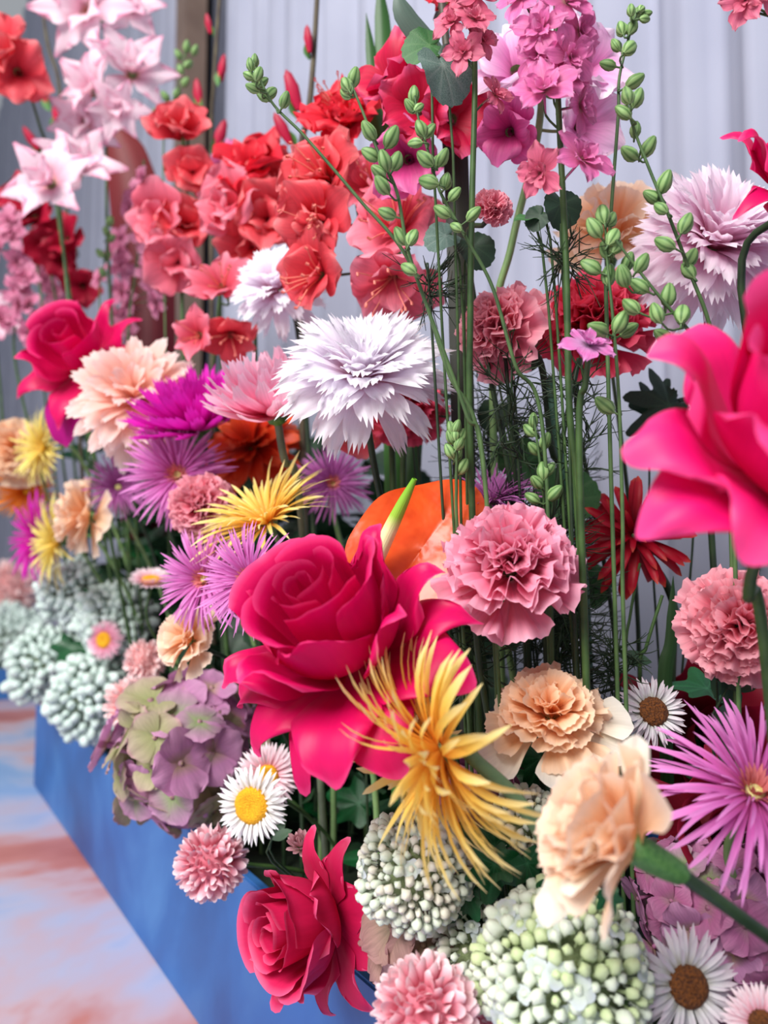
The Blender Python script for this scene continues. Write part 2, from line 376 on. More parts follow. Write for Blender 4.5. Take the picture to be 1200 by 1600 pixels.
def rose(F, S, mat, outer, inner=11, seed=0, off=0., zs=1.):
    """outer: list of (azimuth deg, f, half width, curl, point, spiral)"""
    M0 = T(0, 0, off*S) @ Matrix.Diagonal((S, S, S*zs, 1))
    for i in range(inner):
        f = .05+.58*(i/(inner-1))**.9
        half = 1.5 if i < 3 else 1.25-.35*(i/inner)
        me = rose_petal(mat, f, half, seed*50+i, spiral=.20 if i < 4 else .12, rnd=.05, rp=4, curl=.01+.05*(i/inner), wav=.006+.024*(i/inner)**2, nu=15, nv=13)
        F.add('petal', me, M0 @ RZ(i*2.4+seed) @ SC(1+.003*i))
    for j, q in enumerate(outer):
        az, f, half, curl, point = q[:5]; m = mat if len(q) < 6 or not q[5] else q[5]
        me = rose_petal(m, f, half, seed*50+30+j, spiral=0, rnd=.28, curl=curl, point=point, wav=.05, nu=19, nv=20)
        F.add('petal', me, M0 @ RZ(R(az)) @ SC(q[6] if len(q) > 6 else 1))
    F.add('receptacle', lathe('receptacle', [(.001, .12), (.10, .05), (.16, -.1), (.15, -.24), (.07, -.36)], G_CALYX, 12), M0)
    sep = [petal(G_CALYX, .6, .11, [(0, 90), (1, 130)], WLEAF, (2, 2), 0, nu=5, nv=6, seed=k, name='sepal') for k in range(2)]
    for k in range(5): F.add('sepal', sep[k % 2], M0 @ T(0, 0, -.14) @ RZ(k*2*PI/5))

# ------------------------------------------------------------------ generic blooms
def gerbera(F, S, mat, disk, ring=None, density=1., spread=0, rays=(46, 42, 34, 26), wide=.032, jt=9, side=.10, curve=22, lens=(1., .9, .72, .45)):
    me = variants(mat, 7, L=1, W=wide, phi=((0, 0), (.5, curve*.4), (1, curve)), wd=WRAY, k=(14, 10), rnd=0, tw=.5, sd=side, nu=4, nv=8, pj=16)
    L = [(int(rays[0]*density), lens[0], 72+spread, .12, 0), (int(rays[1]*density), lens[1], 60+spread*.9, .12, .03), (int(rays[2]*density), lens[2], 46+spread*.7, .11, .05), (int(rays[3]*density), lens[3], 30+spread*.4, .10, .05)]
    layered(F, S, L, me, jt=jt, js=.14, part='ray_petal')
    if ring: layered(F, S, [(22, .22, 24, .10, .05), (16, .2, 12, .06, .05)], variants(ring, 3, L=1, W=.12, phi=((0, 0), (1, 20)), wd=WRAY, k=(8, 6), rnd=0, nu=3, nv=4), jt=8, part='inner_floret')
    F.add('disc', dome('disc', .10*S, .07*S, disk, 14, 5, dip=.5, bumpy=.15), T(0, 0, .03*S))
    F.add('involucre', lathe('involucre', [(.14, .03), (.15, -.02), (.10, -.12), (.035, -.2)], G_STEMP, 14), SC(S))
def mum(F, S, mat, layers, W=.2, ser=.05, phi=((0, 0), (.6, 10), (1, 30)), k=(1.5, .5), ruf=.08, nu=7, wd=WOVAL, rnd=.12, pj=14, jt=7, nvar=7, heart=None, nv=8, side=.05):
    me = variants(mat, nvar, L=1, W=W, phi=phi, wd=wd, k=k, rnd=rnd, ser=ser, ruf=ruf, rf=2, nu=nu, nv=nv, pj=pj, sd=side, tw=.2)
    layered(F, S, layers, me, jt=jt, js=.1)
    F.add('receptacle', lathe('receptacle', [(.001, .03), (.12, .02), (.17, -.05), (.13, -.13), (.04, -.18)], G_CALYX, 14), SC(S))
def carnation(F, S, mat, layers=None, ruf=.24, calyx=True, W=.46, ser=.014, flop=30, jt=10, cal=.85):
    me = variants(mat, 8, L=1, W=W, phi=((0, 0), (.5, flop*.3), (1, flop)), wd=WFAN, k=(1.2, .3), rnd=.14, rp=2, ruf=ruf, rf=1.7, ser=ser, nu=19, nv=9, pj=22, tw=.35)
    layered(F, S, layers or [(9, .74, 72, .03, 0), (11, .78, 56, .03, .03), (12, .80, 42, .03, .07), (12, .80, 28, .03, .10), (9, .80, 15, .02, .12), (6, .76, 5, .01, .14)], me, off=-.35, jt=jt, ja=.8, js=.1, spin=22)
    if calyx:
        F.add('calyx', lathe('calyx', [(.001, .1), (.15, .10), (.17, -.1), (.15, -.4), (.12, -.62), (.05, -.72)], G_CALYX, 12, lobes=5, la=.05), T(0, 0, -.30*S) @ SC(S*cal))
def fib(n, lo=-1., seed=0):
    out = []
    for i in range(n):
        z = 1-(1-lo)*(i+.5)/n; r = math.sqrt(max(0, 1-z*z)); a = i*2.39996+seed; out.append(Vector((r*math.cos(a), r*math.sin(a), z)))
    return out
def frame_z(p, z, roll=0.):
    z = z.normalized(); x = Vector((0, 0, 1)).cross(z)
    if x.length < .05: x = Vector((1, 0, 0))
    x.normalize(); y = z.cross(x)
    return Matrix(((x.x, y.x, z.x, p.x), (x.y, y.y, z.y, p.y), (x.z, y.z, z.z, p.z), (0, 0, 0, 1))) @ RZ(roll)
def pompom(F, S, mat, n=170, joined=False, lo=-.75, W=.16, L=.42):
    me = variants(mat, 5, L=1, W=W/L, phi=((0, 0), (.6, -8), (1, -30)), wd=[(0, .5), (.5, .8), (.85, 1), (1, .6)], k=(3, 3), rnd=.2, nu=5, nv=5, pj=20)
    lst = []
    for p in fib(n, lo):
        M = SC(S) @ frame_z(p*.62, p+Vector((rj(.12), rj(.12), rj(.12))), rj(3)) @ SC(L*(1+rj(.12))*(1.05 if p.z < .7 else .8))
        if joined: m2 = random.choice(me).copy(); m2.transform(M); lst.append(m2)
        else: F.add('petal', random.choice(me), M)
    F.add('flower_core', lathe('flower_core', [(.001, .62), (.4, .48), (.62, 0), (.4, -.48), (.05, -.62)], mat, 14), SC(S))
    if joined: F.add('petals', join_data('petals', lst, mat), I4, kind='stuff')
def strawflower(F, S, mat, disk, n=(34, 32, 28, 22), wide=.075, dr=.36, spread=0, inner=None, dip=.5):
    me = variants(mat, 5, L=1, W=wide, phi=((0, 0), (.5, 4), (1, 12)), wd=WRAY, k=(7, 4), rnd=0, nu=5, nv=6, pj=8)
    r0 = dr*.78
    L = [(n[0], .70, 92+spread, r0*.9, -.06), (n[1], .66, 78+spread, r0, -.02), (n[2], .58, 66+spread, r0, .0), (n[3], .44, 52+spread*.7, r0, .03)]
    layered(F, S, L, me, jt=5, js=.08, part='bract', spin=6)
    F.add('disc', dome('disc', dr*S, .20*S, disk, 26, 9, dip=dip, bumpy=.09), T(0, 0, .04*S))
    F.add('involucre', lathe('involucre', [(.3, .0), (.33, -.08), (.2, -.22), (.04, -.3)], mat, 14), SC(S))
def hydrangea(F, S, mats, n=46, lo=-.6, size=.34, seed=0, squash=(1, 1, 1)):
    ms = [variants(m, 3, L=1, W=.62, phi=((0, 84), (.6, 92), (1, 110)), wd=[(0, .2), (.3, .75), (.6, 1), (.85, .85), (1, .45)], k=(.3, -.4), rnd=.12, ruf=.07, rf=2, nu=7, nv=6, pj=14) for m in mats]
    bead = cached(('hbead', mats[0].name), lambda: lathe('floret', [(.001, .10), (.09, .06), (.09, -.06), (.03, -.5), (.02, -1.2)], mats[0], 6))
    for i, p in enumerate(fib(n, lo, seed)):
        q = Vector((p.x*squash[0], p.y*squash[1], p.z*squash[2])); s = size*(1+rj(.2))
        M = SC(S) @ frame_z(q*(.84+rj(.16)), p+Vector((rj(.5), rj(.5), rj(.5))), rj(3)) @ SC(s)
        fo = F.add('floret', bead, M); mm = random.choice(ms)
        for k in range(4): F.add('sepal', random.choice(mm), M @ RZ(k*PI/2+rj(.15)) @ RY(R(rj(18)-8)), fo)
    F.add('flower_core', lathe('flower_core', [(.001, .6), (.4, .45), (.6, 0), (.4, -.45), (.05, -.6)], G_STEMD, 12), SC(S) @ Matrix.Diagonal((*squash, 1)))
def viburnum(F, S, mats, n=150, lo=-.7, open_frac=.2, fm=None, size=.13, seed=0, squash=(1, 1, 1), joined=False):
    buds = [cached(('vbud', m.name), lambda m=m: lathe('bud', [(.001, 1.0), (.35, .92), (.55, .6), (.5, .25), (.2, 0), (.10, -.8)], m, 9, lobes=4, la=.2, bumpy=.28)) for m in mats]
    pet = variants(fm or mats[0], 2, L=1, W=.5, phi=((0, 70), (1, 110)), wd=[(0, .3), (.4, .9), (.8, 1), (1, .6)], k=(.3, .3), rnd=.15, nu=5, nv=4)
    lst = []
    clump = fib(9, lo, seed+1.3)
    for i, p in enumerate(fib(n, lo, seed)):
        lump = max(p.dot(c) for c in clump); rr = .72+.32*(max(0, lump-.78)/.22)**.7
        q = Vector((p.x*squash[0], p.y*squash[1], p.z*squash[2]))*rr
        s = size*(1+rj(.3)); M = SC(S) @ frame_z(q, p+Vector((rj(.25), rj(.25), rj(.25))), rj(3)) @ Matrix.Diagonal((s, s, s*random.uniform(1, 1.6), 1))
        if joined:
            m2 = random.choice(buds).copy(); m2.transform(M @ SC(1.25)); lst.append(m2)
        elif random.random() < open_frac:
            fo = F.add('floret', random.choice(buds), M @ SC(.7))
            for k in range(5): F.add('petal', random.choice(pet), M @ T(0, 0, .35) @ RZ(k*2*PI/5) @ SC(1.15), fo)
        else: F.add('bud', random.choice(buds), M)
    F.add('flower_core', lathe('flower_core', [(.001, .7), (.45, .55), (.7, 0), (.45, -.5), (.05, -.7)], smat('pale_core', (112, 128, 84), (138, 152, 108), 40), 12), SC(S*1.08) @ Matrix.Diagonal((*squash, 1)))
    if joined: F.add('florets', join_data('florets', lst, mats[0]), I4, kind='stuff')
def stamens(F, S, mat, n, spread, L, tipmat=None, M=I4, parent=None):
    lst = []
    for i in range(n):
        a = rj(PI); t = R(spread)*(.4+.6*random.random()); d = Vector((math.sin(t)*math.cos(a), math.sin(t)*math.sin(a), math.cos(t))); l = L*(.8+.3*random.random())
        pts = [Vector((0, 0, 0)), d*.5*l+Vector((0, 0, .1*l)), d*l]; lst.append(tube('s', pts, (.018, .012), mat, 4, 6)); lst.append(tube('s', [d*l, d*l+Vector((.03, .03, .05))], .03, mat, 4, 3))
    F.add('stamens', join_data('stamens', lst, mat), M @ SC(S), parent)
def blossom(F, S, mat, M=I4, n=6, tilt=48, stam=None, W=.42, ruf=.10, throat=None, flop=38, ns=7, ser=.0, spread=35, nu=9, rnd=.22, jt=9, dbl=0):
    """open trumpet: a throat with broad petals and stamens (part > petals)"""
    me = variants(mat, 6, L=1, W=W, phi=((0, -14), (.5, 8), (1, flop)), wd=[(0, .25), (.3, .62), (.6, 1), (.85, .88), (1, .42)], k=(1.6, -.2), rnd=rnd, ruf=ruf, rf=1.6, ser=ser, nu=nu, nv=10, pj=20, tw=.15)
    th = F.add('blossom', lathe('blossom', [(.10, .18), (.08, .0), (.05, -.25), (.03, -.4)], throat or G_STEMP, 10), M @ SC(S))
    for k in range(n):
        F.add('petal', random.choice(me), M @ RZ(2*PI*k/n+rj(.25)) @ T(.03*S, 0, 0) @ RY(R(tilt+(6 if k % 2 else -6)+rj(jt))) @ SC(S*(1+rj(.1))), th)
    for k in range(dbl):
        F.add('petal', random.choice(me), M @ RZ(2*PI*k/dbl+.5+rj(.4)) @ T(.02*S, 0, .04*S) @ RY(R(tilt*.42+rj(14))) @ SC(S*.72*(1+rj(.15))), th)
    if stam: stamens(F, S, stam, ns, spread, .9, M=M, parent=th)
    return th
def budspike(label, pts, buds, r=(.0008, .0017), name='larkspur_bud_stem', mats=None, size=.0112, group='larkspur stems in green bud', base=None, d=None):
    """pts: (px, py, depth) from tip to the lowest seen point; buds: (px, py, scale, lean right, lean up)"""
    F = Flower(name, label, 'flower bud', *pts[0], ax=(0, 1, 0), group=group, base=base or autobase(P(*pts[-1])))
    W = [P(*q) for q in pts]; bp = F.base
    W2 = W + [bp+(W[-1]-bp)*.35, bp]
    F.addw('stem', tube('stem', W2, r, G_BUD, 7, seg=10*len(W2)))
    me = cached('budmesh', lambda: [lathe('bud', [(.001, 1.0), (.10, .96), (.22, .80), (.32, .52), (.33, .30), (.22, .06), (.09, -.02), (.05, -.08)], BUDM, 24, lobes=3, la=.05+.03*k, bumpy=.02) for k in range(3)])
    fine = [Vector(v) for v in crom([tuple(q) for q in W], 80)]
    ped = []
    for b in buds:
        px, py, sc, lx, ly = b; dd = b[5] if len(b) > 5 else min(((P(px, py, q[2])-P(q[0], q[1], q[2])).length, q[2]) for q in pts)[1]+rj(.012)
        c = P(px, py, dd); ax = CD((lx+rj(.15), ly, rj(.5))); s = size*sc
        foot = c-ax*s*.5
        near = min(fine, key=lambda v: (v-foot+Vector((0, 0, -.35*s))).length+ (0.02 if v.z > foot.z+.002 else 0))
        F_M = frame_z(foot, ax, rj(3)) @ SC(s); link('bud', random.choice(me), F_M, F.root)
        ped.append(tube('pd', [foot+ax*s*.04, foot-ax*s*.35+(near-foot)*.25, near], .0007, G_BUD, 5, 6))
    if ped: F.addw('bud_stalks', join_data('bud_stalks', ped, G_BUD), kind='stuff')
    return F
def m_bud():
    m = pmat('larkspur_bud', [(0, (108, 142, 82)), (.5, (142, 178, 112)), (1, (160, 192, 126))], .5, .1, .0, .12, 0, .3)
    N = m.node_tree.nodes; Lk = m.node_tree.links; b = N['Principled BSDF']
    uv = N.new('ShaderNodeUVMap'); sp = N.new('ShaderNodeSeparateXYZ'); Lk.new(uv.outputs[0], sp.inputs[0])
    mu = N.new('ShaderNodeMath'); mu.operation = 'MULTIPLY'; mu.inputs[1].default_value = 2*PI*6; Lk.new(sp.outputs[0], mu.inputs[0])
    co = N.new('ShaderNodeMath'); co.operation = 'COSINE'; Lk.new(mu.outputs[0], co.inputs[0])
    mr = N.new('ShaderNodeMapRange'); mr.inputs[1].default_value = -.2; mr.inputs[2].default_value = 1; mr.inputs[3].default_value = 0; mr.inputs[4].default_value = .9; Lk.new(co.outputs[0], mr.inputs[0])
    mx = N.new('ShaderNodeMix'); mx.data_type = 'RGBA'; src = b.inputs['Base Color'].links[0].from_socket
    Lk.new(mr.outputs[0], mx.inputs[0]); Lk.new(src, mx.inputs[6]); mx.inputs[7].default_value = lin((72, 112, 58)); Lk.new(mx.outputs[2], b.inputs['Base Color'])
    return m
BUDM = m_bud(); G_BUD = smat('bud_stem_green', (62, 90, 52), (84, 114, 66), 60, .5, .1)
LARK = pmat('larkspur_pink', [(0, (176, 150, 120)), (.25, (206, 104, 150)), (.7, (222, 110, 170)), (1, (232, 140, 190))], .5, .3, .2, .1, .25)
LARK2 = pmat('larkspur_rose', [(0, (180, 130, 110)), (.25, (206, 92, 120)), (.7, (222, 108, 138)), (1, (226, 130, 150))], .5, .3, .2, .1, .25)
LARKV = pmat('larkspur_violet', [(0, (150, 130, 150)), (.3, (206, 150, 200)), (.7, (226, 120, 190)), (1, (226, 150, 210))], .5, .3, .2, .1, .25)
def larkfloret(F, W, S, mat):
    """W: world frame, z facing"""
    me = variants(mat, 6, L=1, W=.36, phi=((0, 0), (.4, 12), (1, 34)), wd=[(0, .2), (.3, .6), (.6, 1), (.85, .85), (1, .35)], k=(1.2, .2), rnd=.15, ruf=.14, rf=2, ser=.03, nu=7, nv=7, pj=20)
    bead = cached(('lfl', mat.name), lambda: lathe('floret', [(.06, .12), (.05, 0), (.04, -.3), (.02, -.8)], mat, 7))
    fo = link('floret', bead, W @ SC(S), F.root)
    for n, L, tilt, o in ((5, 1.0, 68, 0), (4, .62, 40, .5), (3, .42, 18, .2)):
        for k in range(n): link('petal', random.choice(me), W @ RZ(2*PI*k/n+o+rj(.2)) @ RY(R(tilt+rj(10))) @ SC(S*L*(1+rj(.1))), fo)
def larkspur(label, pts, florets, mat, r=(.0018, .0028), group='pink larkspur stems', size=.019, name='larkspur', smat_=None, base=None):
    F = Flower(name, label, 'flower', *pts[0], ax=(0, 1, 0), group=group, base=base or autobase(P(*pts[-1]))); W = [P(*q) for q in pts]
    W2 = W+[F.base+(W[-1]-F.base)*.4, F.base]; F.addw('stem', tube('stem', W2, r, smat_ or G_STEM, 8, seg=10*len(W2)))
    ped = []; fine = [Vector(v) for v in crom([tuple(q) for q in W], 80)]
    for q in florets:
        px, py, d, lx, ly, lz = q[:6]; s = q[6] if len(q) > 6 else 1
        c = P(px, py, d); ax = CD((lx, ly, lz)); larkfloret(F, frame_z(c, ax, rj(3)), size*s, q[7] if len(q) > 7 else mat)
        e = c-ax*size*s*.8; near = min(fine, key=lambda v: (v-e+Vector((0, 0, .01))).length)
        ped.append(tube('pd', [c-ax*size*s*.2, e, near], .0008, G_STEM, 5, 7))
    F.addw('floret_stalks', join_data('floret_stalks', ped, G_STEM))
    return F
def feathery(label, pts, n=60, L=.05, mat=None, r=.0009, group='feathery larkspur foliage', cat='foliage', name='feathery_foliage', fan=1.0):
    """fine forked strands along a stalk"""
    F = Flower(name, label, cat, *pts[0], ax=(0, 1, 0), group=group, base=autobase(P(*pts[-1]))); W = [P(*q) for q in pts]
    W2 = W+[F.base+(W[-1]-F.base)*.4, F.base]; F.addw('stem', tube('stem', W2, (.0009, .0016), G_STEMD, 6, seg=8*len(W2)))
    fine = [Vector(v) for v in crom([tuple(q) for q in W], 60)]; lst = []
    for i in range(n):
        p = random.choice(fine); dr = Vector((rj(1), rj(1), .2+rj(.8)))*fan; dr.normalize(); l = L*random.uniform(.4, 1)
        mid = p+dr*l*.5; lst.append(tube('f', [p, mid, p+dr*l+Vector((rj(.2)*l, rj(.2)*l, rj(.25)*l-.1*l))], (r*.8, r*.3), mat or G_STEMD, 4, 6))
        for k in range(2):
            d2 = (dr+Vector((rj(.9), rj(.9), rj(.7)))).normalized(); lst.append(tube('f', [mid, mid+d2*l*.3, mid+d2*l*.5+Vector((0, 0, .06*l))], (r*.6, r*.25), mat or G_STEMD, 4, 5))
    F.addw('strands', join_data('strands', lst, mat or G_STEMD), kind='stuff')
    return F
# ------------------------------------------------------------------ petal colours
WHITE = pmat('mum_white', [(0, (246, 170, 196)), (.25, (248, 218, 232)), (.55, (246, 238, 248)), (1, (250, 248, 254))], .6, .48, .05, .03, .2, .2)
WPINK = pmat('mum_white_pink', [(0, (246, 150, 186)), (.3, (250, 206, 226)), (.7, (248, 226, 240)), (1, (250, 240, 250))], .6, .48, .06, .03, .2, .2)
PINKW = pmat('mum_pink_whitetip', [(0, (236, 70, 120)), (.35, (246, 130, 170)), (.7, (250, 178, 206)), (1, (252, 220, 236))], .5, .48, .16, .04, .25, .25)
MAGEN = pmat('mum_magenta', [(0, (176, 0, 120)), (.5, (214, 8, 166)), (1, (232, 50, 200))], .45, .35, .14, .05, .2)
PEACHM = pmat('mum_peach', [(0, (250, 184, 160)), (.4, (252, 204, 184)), (.8, (252, 216, 204)), (1, (252, 232, 228))], .6, .48, .06, .04, .15)
CARNP = pmat('carnation_pink', [(0, (240, 216, 206)), (.3, (240, 130, 158)), (.75, (244, 140, 172)), (1, (250, 186, 208))], .55, .4, .10, .05, .15)
CARND = pmat('carnation_dusty', [(0, (226, 190, 180)), (.3, (232, 122, 142)), (.75, (238, 138, 158)), (1, (244, 176, 188))], .55, .4, .12, .05, .15)
CARNR = pmat('carnation_redpink', [(0, (190, 30, 60)), (.4, (226, 46, 84)), (.8, (234, 62, 98)), (1, (240, 96, 124))], .55, .3, .10, .05, .15)
CARNO = pmat('carnation_peach', [(0, (248, 214, 150)), (.3, (251, 182, 126)), (.7, (252, 204, 158)), (1, (254, 228, 200))], .55, .45, .06, .04, .12)
CARNO2 = pmat('carnation_peach_pale', [(0, (250, 190, 120)), (.3, (251, 196, 142)), (.7, (252, 214, 178)), (1, (253, 232, 212))], .55, .45, .06, .04, .12)
CREAM = pmat('petal_cream', [(0, (250, 214, 150)), (.4, (250, 232, 196)), (1, (248, 244, 232))], .55, .35, .06, .04, .12)
YELL = pmat('spider_yellow', [(0, (244, 166, 56)), (.3, (251, 202, 86)), (.65, (252, 224, 118)), (1, (253, 242, 176))], .5, .42, .10, .06, .2)
YELLP = pmat('spider_pale_yellow', [(0, (226, 176, 60)), (.4, (236, 210, 96)), (1, (244, 232, 150))], .5, .3, .10, .06, .2)
ORNG = pmat('spider_orange', [(0, (220, 90, 10)), (.5, (240, 130, 30)), (1, (246, 160, 60))], .5, .3, .10, .06, .2)
MAUVE = pmat('spider_mauve', [(0, (206, 92, 156)), (.4, (212, 104, 184)), (1, (230, 150, 216))], .5, .3, .10, .07, .2)
MAUVED = pmat('spider_purple', [(0, (160, 80, 140)), (.4, (182, 92, 168)), (1, (206, 130, 196))], .5, .3, .10, .07, .2)
MRING = pmat('spider_ring', [(0, (214, 110, 110)), (1, (226, 140, 140))], .5, .2, .1, .05)
REDS = pmat('dahlia_red', [(0, (120, 4, 22)), (.5, (170, 6, 36)), (.85, (186, 14, 44)), (1, (206, 80, 60))], .45, .25, .14, .06, .2)
ORED = pmat('dahlia_orangered', [(0, (150, 20, 10)), (.6, (208, 50, 20)), (1, (230, 90, 40))], .45, .25, .14, .06, .2)
CORAL = pmat('coral_petal', [(0, (200, 24, 50)), (.35, (228, 62, 78)), (.8, (240, 92, 102)), (1, (248, 136, 138))], .5, .4, .14, .12, .2)
CORALP = pmat('coral_pink_petal', [(0, (214, 60, 80)), (.4, (234, 96, 118)), (.8, (242, 124, 146)), (1, (248, 158, 176))], .5, .35, .16, .06, .2)
REDF = pmat('red_petal', [(0, (170, 10, 30)), (.4, (222, 26, 50)), (1, (236, 50, 70))], .5, .35, .12, .07, .2)
GLADR = pmat('gladiolus_crimson_pink', [(0, (236, 170, 190)), (.2, (196, 16, 60)), (.75, (212, 24, 76)), (1, (232, 90, 136))], .5, .3, .16, .06, .25)
GLADP = pmat('gladiolus_pink_white', [(0, (200, 70, 140)), (.35, (236, 150, 206)), (.75, (244, 200, 232)), (1, (250, 232, 246))], .5, .35, .14, .08, .25)
GLADM = pmat('gladiolus_magenta', [(0, (150, 20, 80)), (.5, (206, 60, 134)), (1, (232, 120, 180))], .5, .3, .16, .06, .25)
LILY = pmat('lily_blush', [(0, (226, 160, 120)), (.18, (240, 180, 200)), (.5, (250, 226, 236)), (.85, (250, 216, 230)), (1, (240, 150, 186))], .5, .35, .12, .05, .2)
POMP = pmat('pompom_pink', [(0, (206, 96, 116)), (.4, (236, 160, 176)), (.8, (248, 206, 214)), (1, (252, 232, 236))], .6, .25, .06, .06, .1)
POMP2 = pmat('pompom_blush', [(0, (236, 160, 160)), (.4, (246, 206, 204)), (1, (250, 232, 232))], .6, .25, .06, .05, .1)
STRW = pmat('strawflower_white', [(0, (226, 222, 196)), (.4, (244, 242, 238)), (1, (250, 250, 252))], .4, .2, .06, .04, .1, .5)
STRG = pmat('strawflower_silver', [(0, (190, 190, 170)), (.4, (224, 224, 226)), (1, (222, 206, 216))], .4, .2, .10, .06, .1, .5)
STRP = pmat('strawflower_pink', [(0, (236, 120, 150)), (.5, (244, 168, 196)), (1, (250, 214, 226))], .4, .2, .08, .05, .1, .5)
STRPW = pmat('strawflower_blush', [(0, (240, 150, 170)), (.45, (246, 206, 216)), (1, (252, 240, 244))], .4, .2, .08, .05, .1, .5)
DY = smat('disc_yellow', (226, 152, 10), (248, 190, 24), 900, .7, .9)
DB = smat('disc_brown', (70, 36, 12), (126, 72, 20), 700, .7, .9)
DG = smat('disc_yellowgreen', (196, 190, 110), (222, 214, 150), 500, .7, .7)
HYM = pmat('hydrangea_mauve', [(0, (170, 150, 110)), (.4, (202, 140, 186)), (1, (216, 160, 200))], .6, .3, .16, .12, .2)
HYG = pmat('hydrangea_sage', [(0, (160, 170, 110)), (.4, (176, 174, 130)), (.85, (190, 174, 152)), (1, (200, 154, 162))], .6, .3, .16, .1, .2)
HYX = pmat('hydrangea_green_edge', [(0, (150, 180, 110)), (.5, (176, 150, 160)), (1, (206, 150, 190))], .6, .3, .16, .1, .2)
HYP = pmat('hydrangea_pink_mauve', [(0, (170, 130, 140)), (.4, (196, 116, 164)), (1, (206, 140, 180))], .6, .3, .16, .1, .2)
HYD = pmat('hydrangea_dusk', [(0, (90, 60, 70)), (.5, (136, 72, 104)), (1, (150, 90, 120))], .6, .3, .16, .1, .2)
HYT = pmat('hydrangea_taupe', [(0, (166, 150, 120)), (.5, (182, 146, 134)), (1, (176, 132, 132))], .6, .3, .2, .06, .25)
VIB = smat('viburnum_white', (206, 220, 196), (226, 234, 218), 60, .5, .1)
VIBG = smat('viburnum_green', (186, 206, 150), (208, 222, 178), 60, .5, .1)
VIBB = smat('viburnum_bluish', (196, 216, 206), (212, 228, 224), 60, .5, .1)
VIBC = smat('viburnum_cream', (214, 214, 194), (230, 228, 214), 60, .5, .1)
VIBF = pmat('viburnum_petal', [(0, (206, 220, 196)), (1, (222, 232, 240))], .5, .3, .04, .04, .1)
STAM = smat('stamen_pink', (226, 110, 100), (240, 150, 130), 50, .5, 0)

# ------------------------------------------------------------------ the near roses
F = Flower('rose', 'large open hot pink rose with reflexed petals in front of the orange anthurium', 'rose', 548, 1022, .47, (-.40, .72, .58), group='hot pink roses')
rose(F, .0405, ROSE, [
    (268, .64, 1.05, .03, .1), (25, .66, .95, .05, .2), (150, .66, .95, .05, .2), (95, .72, .80, .10, .3), (225, .76, .80, .10, .2),
    (330, .78, .62, .10, .2), (58, .84, .50, .12, .3), (195, .90, .55, .10, .2), (15, .90, .52, .12, .3),
    (185, 1.03, .52, .14, .3), (238, 1.15, .50, .16, .6), (286, 1.10, .58, .12, .2), (330, 1.03, .62, .10, .2), (358, 1.0, .52, .12, .5), (120, 1.0, .5, .2, .6), (262, 1.04, .6, .10, .2), (212, 1.07, .52, .12, .4)], 12, 1)
F.stem(-.012, (.003, .0034), G_STEMD)
F = Flower('rose', 'deep pink rose hanging low against the blue planter front', 'rose', 508, 1432, .565, (-.74, .06, .62), group='hot pink roses')
rose(F, .0385, ROSE_D, [
    (95, .62, 1.0, .05, .1), (210, .64, 1.0, .06, .1), (320, .66, .95, .08, .2), (35, .74, .75, .10, .3), (265, .74, .75, .12, .3),
    (70, 1.04, .52, .08, .6, None, .80), (105, 1.0, .50, .08, .6, None, .78), (28, 1.10, .56, .08, .6, None, .80), (345, 1.12, .56, .08, .6, None, .84), (308, 1.08, .52, .08, .7, None, .88), (275, 1.02, .48, .08, .7, None, .88), (240, .98, .48, .08, .7, None, .84), (180, .88, .5, .1, .5, None, .7)], 13, 2, zs=.78)
F.stem(-.012, (.0026, .0032), G_STEMD, via=[(580, 1430, .62), (640, 1460, .68)])
F = Flower('rose', 'huge bright pink rose cut off by the right edge', 'rose', 1242, 738, .345, (.12, .62, .72), group='hot pink roses')
rose(F, .0445, ROSE_N, [
    (180, .66, 1.0, .03, .1), (270, .66, 1.0, .03, .1), (330, .70, .9, .06, .2), (90, .70, .9, .06, .2), (30, .75, .9, .06, .2), (222, .80, .85, .06, .1),
    (158, .88, .50, .10, .2), (190, .95, .58, .08, .2), (232, .95, .62, .10, .2, None, .92), (280, .95, .6, .12, .2, None, .85), (206, 1.02, .46, .08, .2, None, .96), (255, 1.0, .5, .1, .2, None, .86), (120, .95, .5, .15, .3), (20, .95, .6, .2, .4), (330, 1.05, .6, .2, .4)], 11, 3)
F.stem(-.014, (.003, .0034), G_STEM, via=[(1170, 925, .37), (1195, 1010, .40)])
F = Flower('rose', 'blurred hot pink rose with a purple drooping petal at the left', 'rose', 132, 566, 1.04, (-.2, .45, .80), group='hot pink roses')
rose(F, .049, ROSE, [
    (110, .70, .8, .1, .3), (200, .72, .8, .15, .3), (320, .74, .8, .15, .3), (32, .95, .5, .14, .7), (352, 1.0, .5, .14, .7), (170, .95, .5, .14, .5), (205, 1.0, .5, .14, .5),
    (255, 1.06, .5, .2, .4), (250, 1.2, .6, .10, .2, ROSE_M, 1.15), (100, .9, .5, .2, .7), (62, .9, .45, .25, .7)], 8, 4, zs=.8)
F.stem(-.012, (.003, .0036), G_STEMD)
F = Flower('rose', 'red rose petals just entering at the upper right edge', 'rose', 1245, 300, .50, (.2, .5, .5), group='hot pink roses')
rose(F, .030, ROSE, [(180, .9, .6, .15, .4), (215, 1.1, .5, .2, .8), (250, 1.15, .6, .2, .5), (150, .95, .6, .2, .6), (300, 1., .6, .2, .5), (90, .9, .7, .2, .4), (30, .9, .7, .2, .4)], 7, 5)
F.stem(-.012, (.0026, .003), G_STEMD)

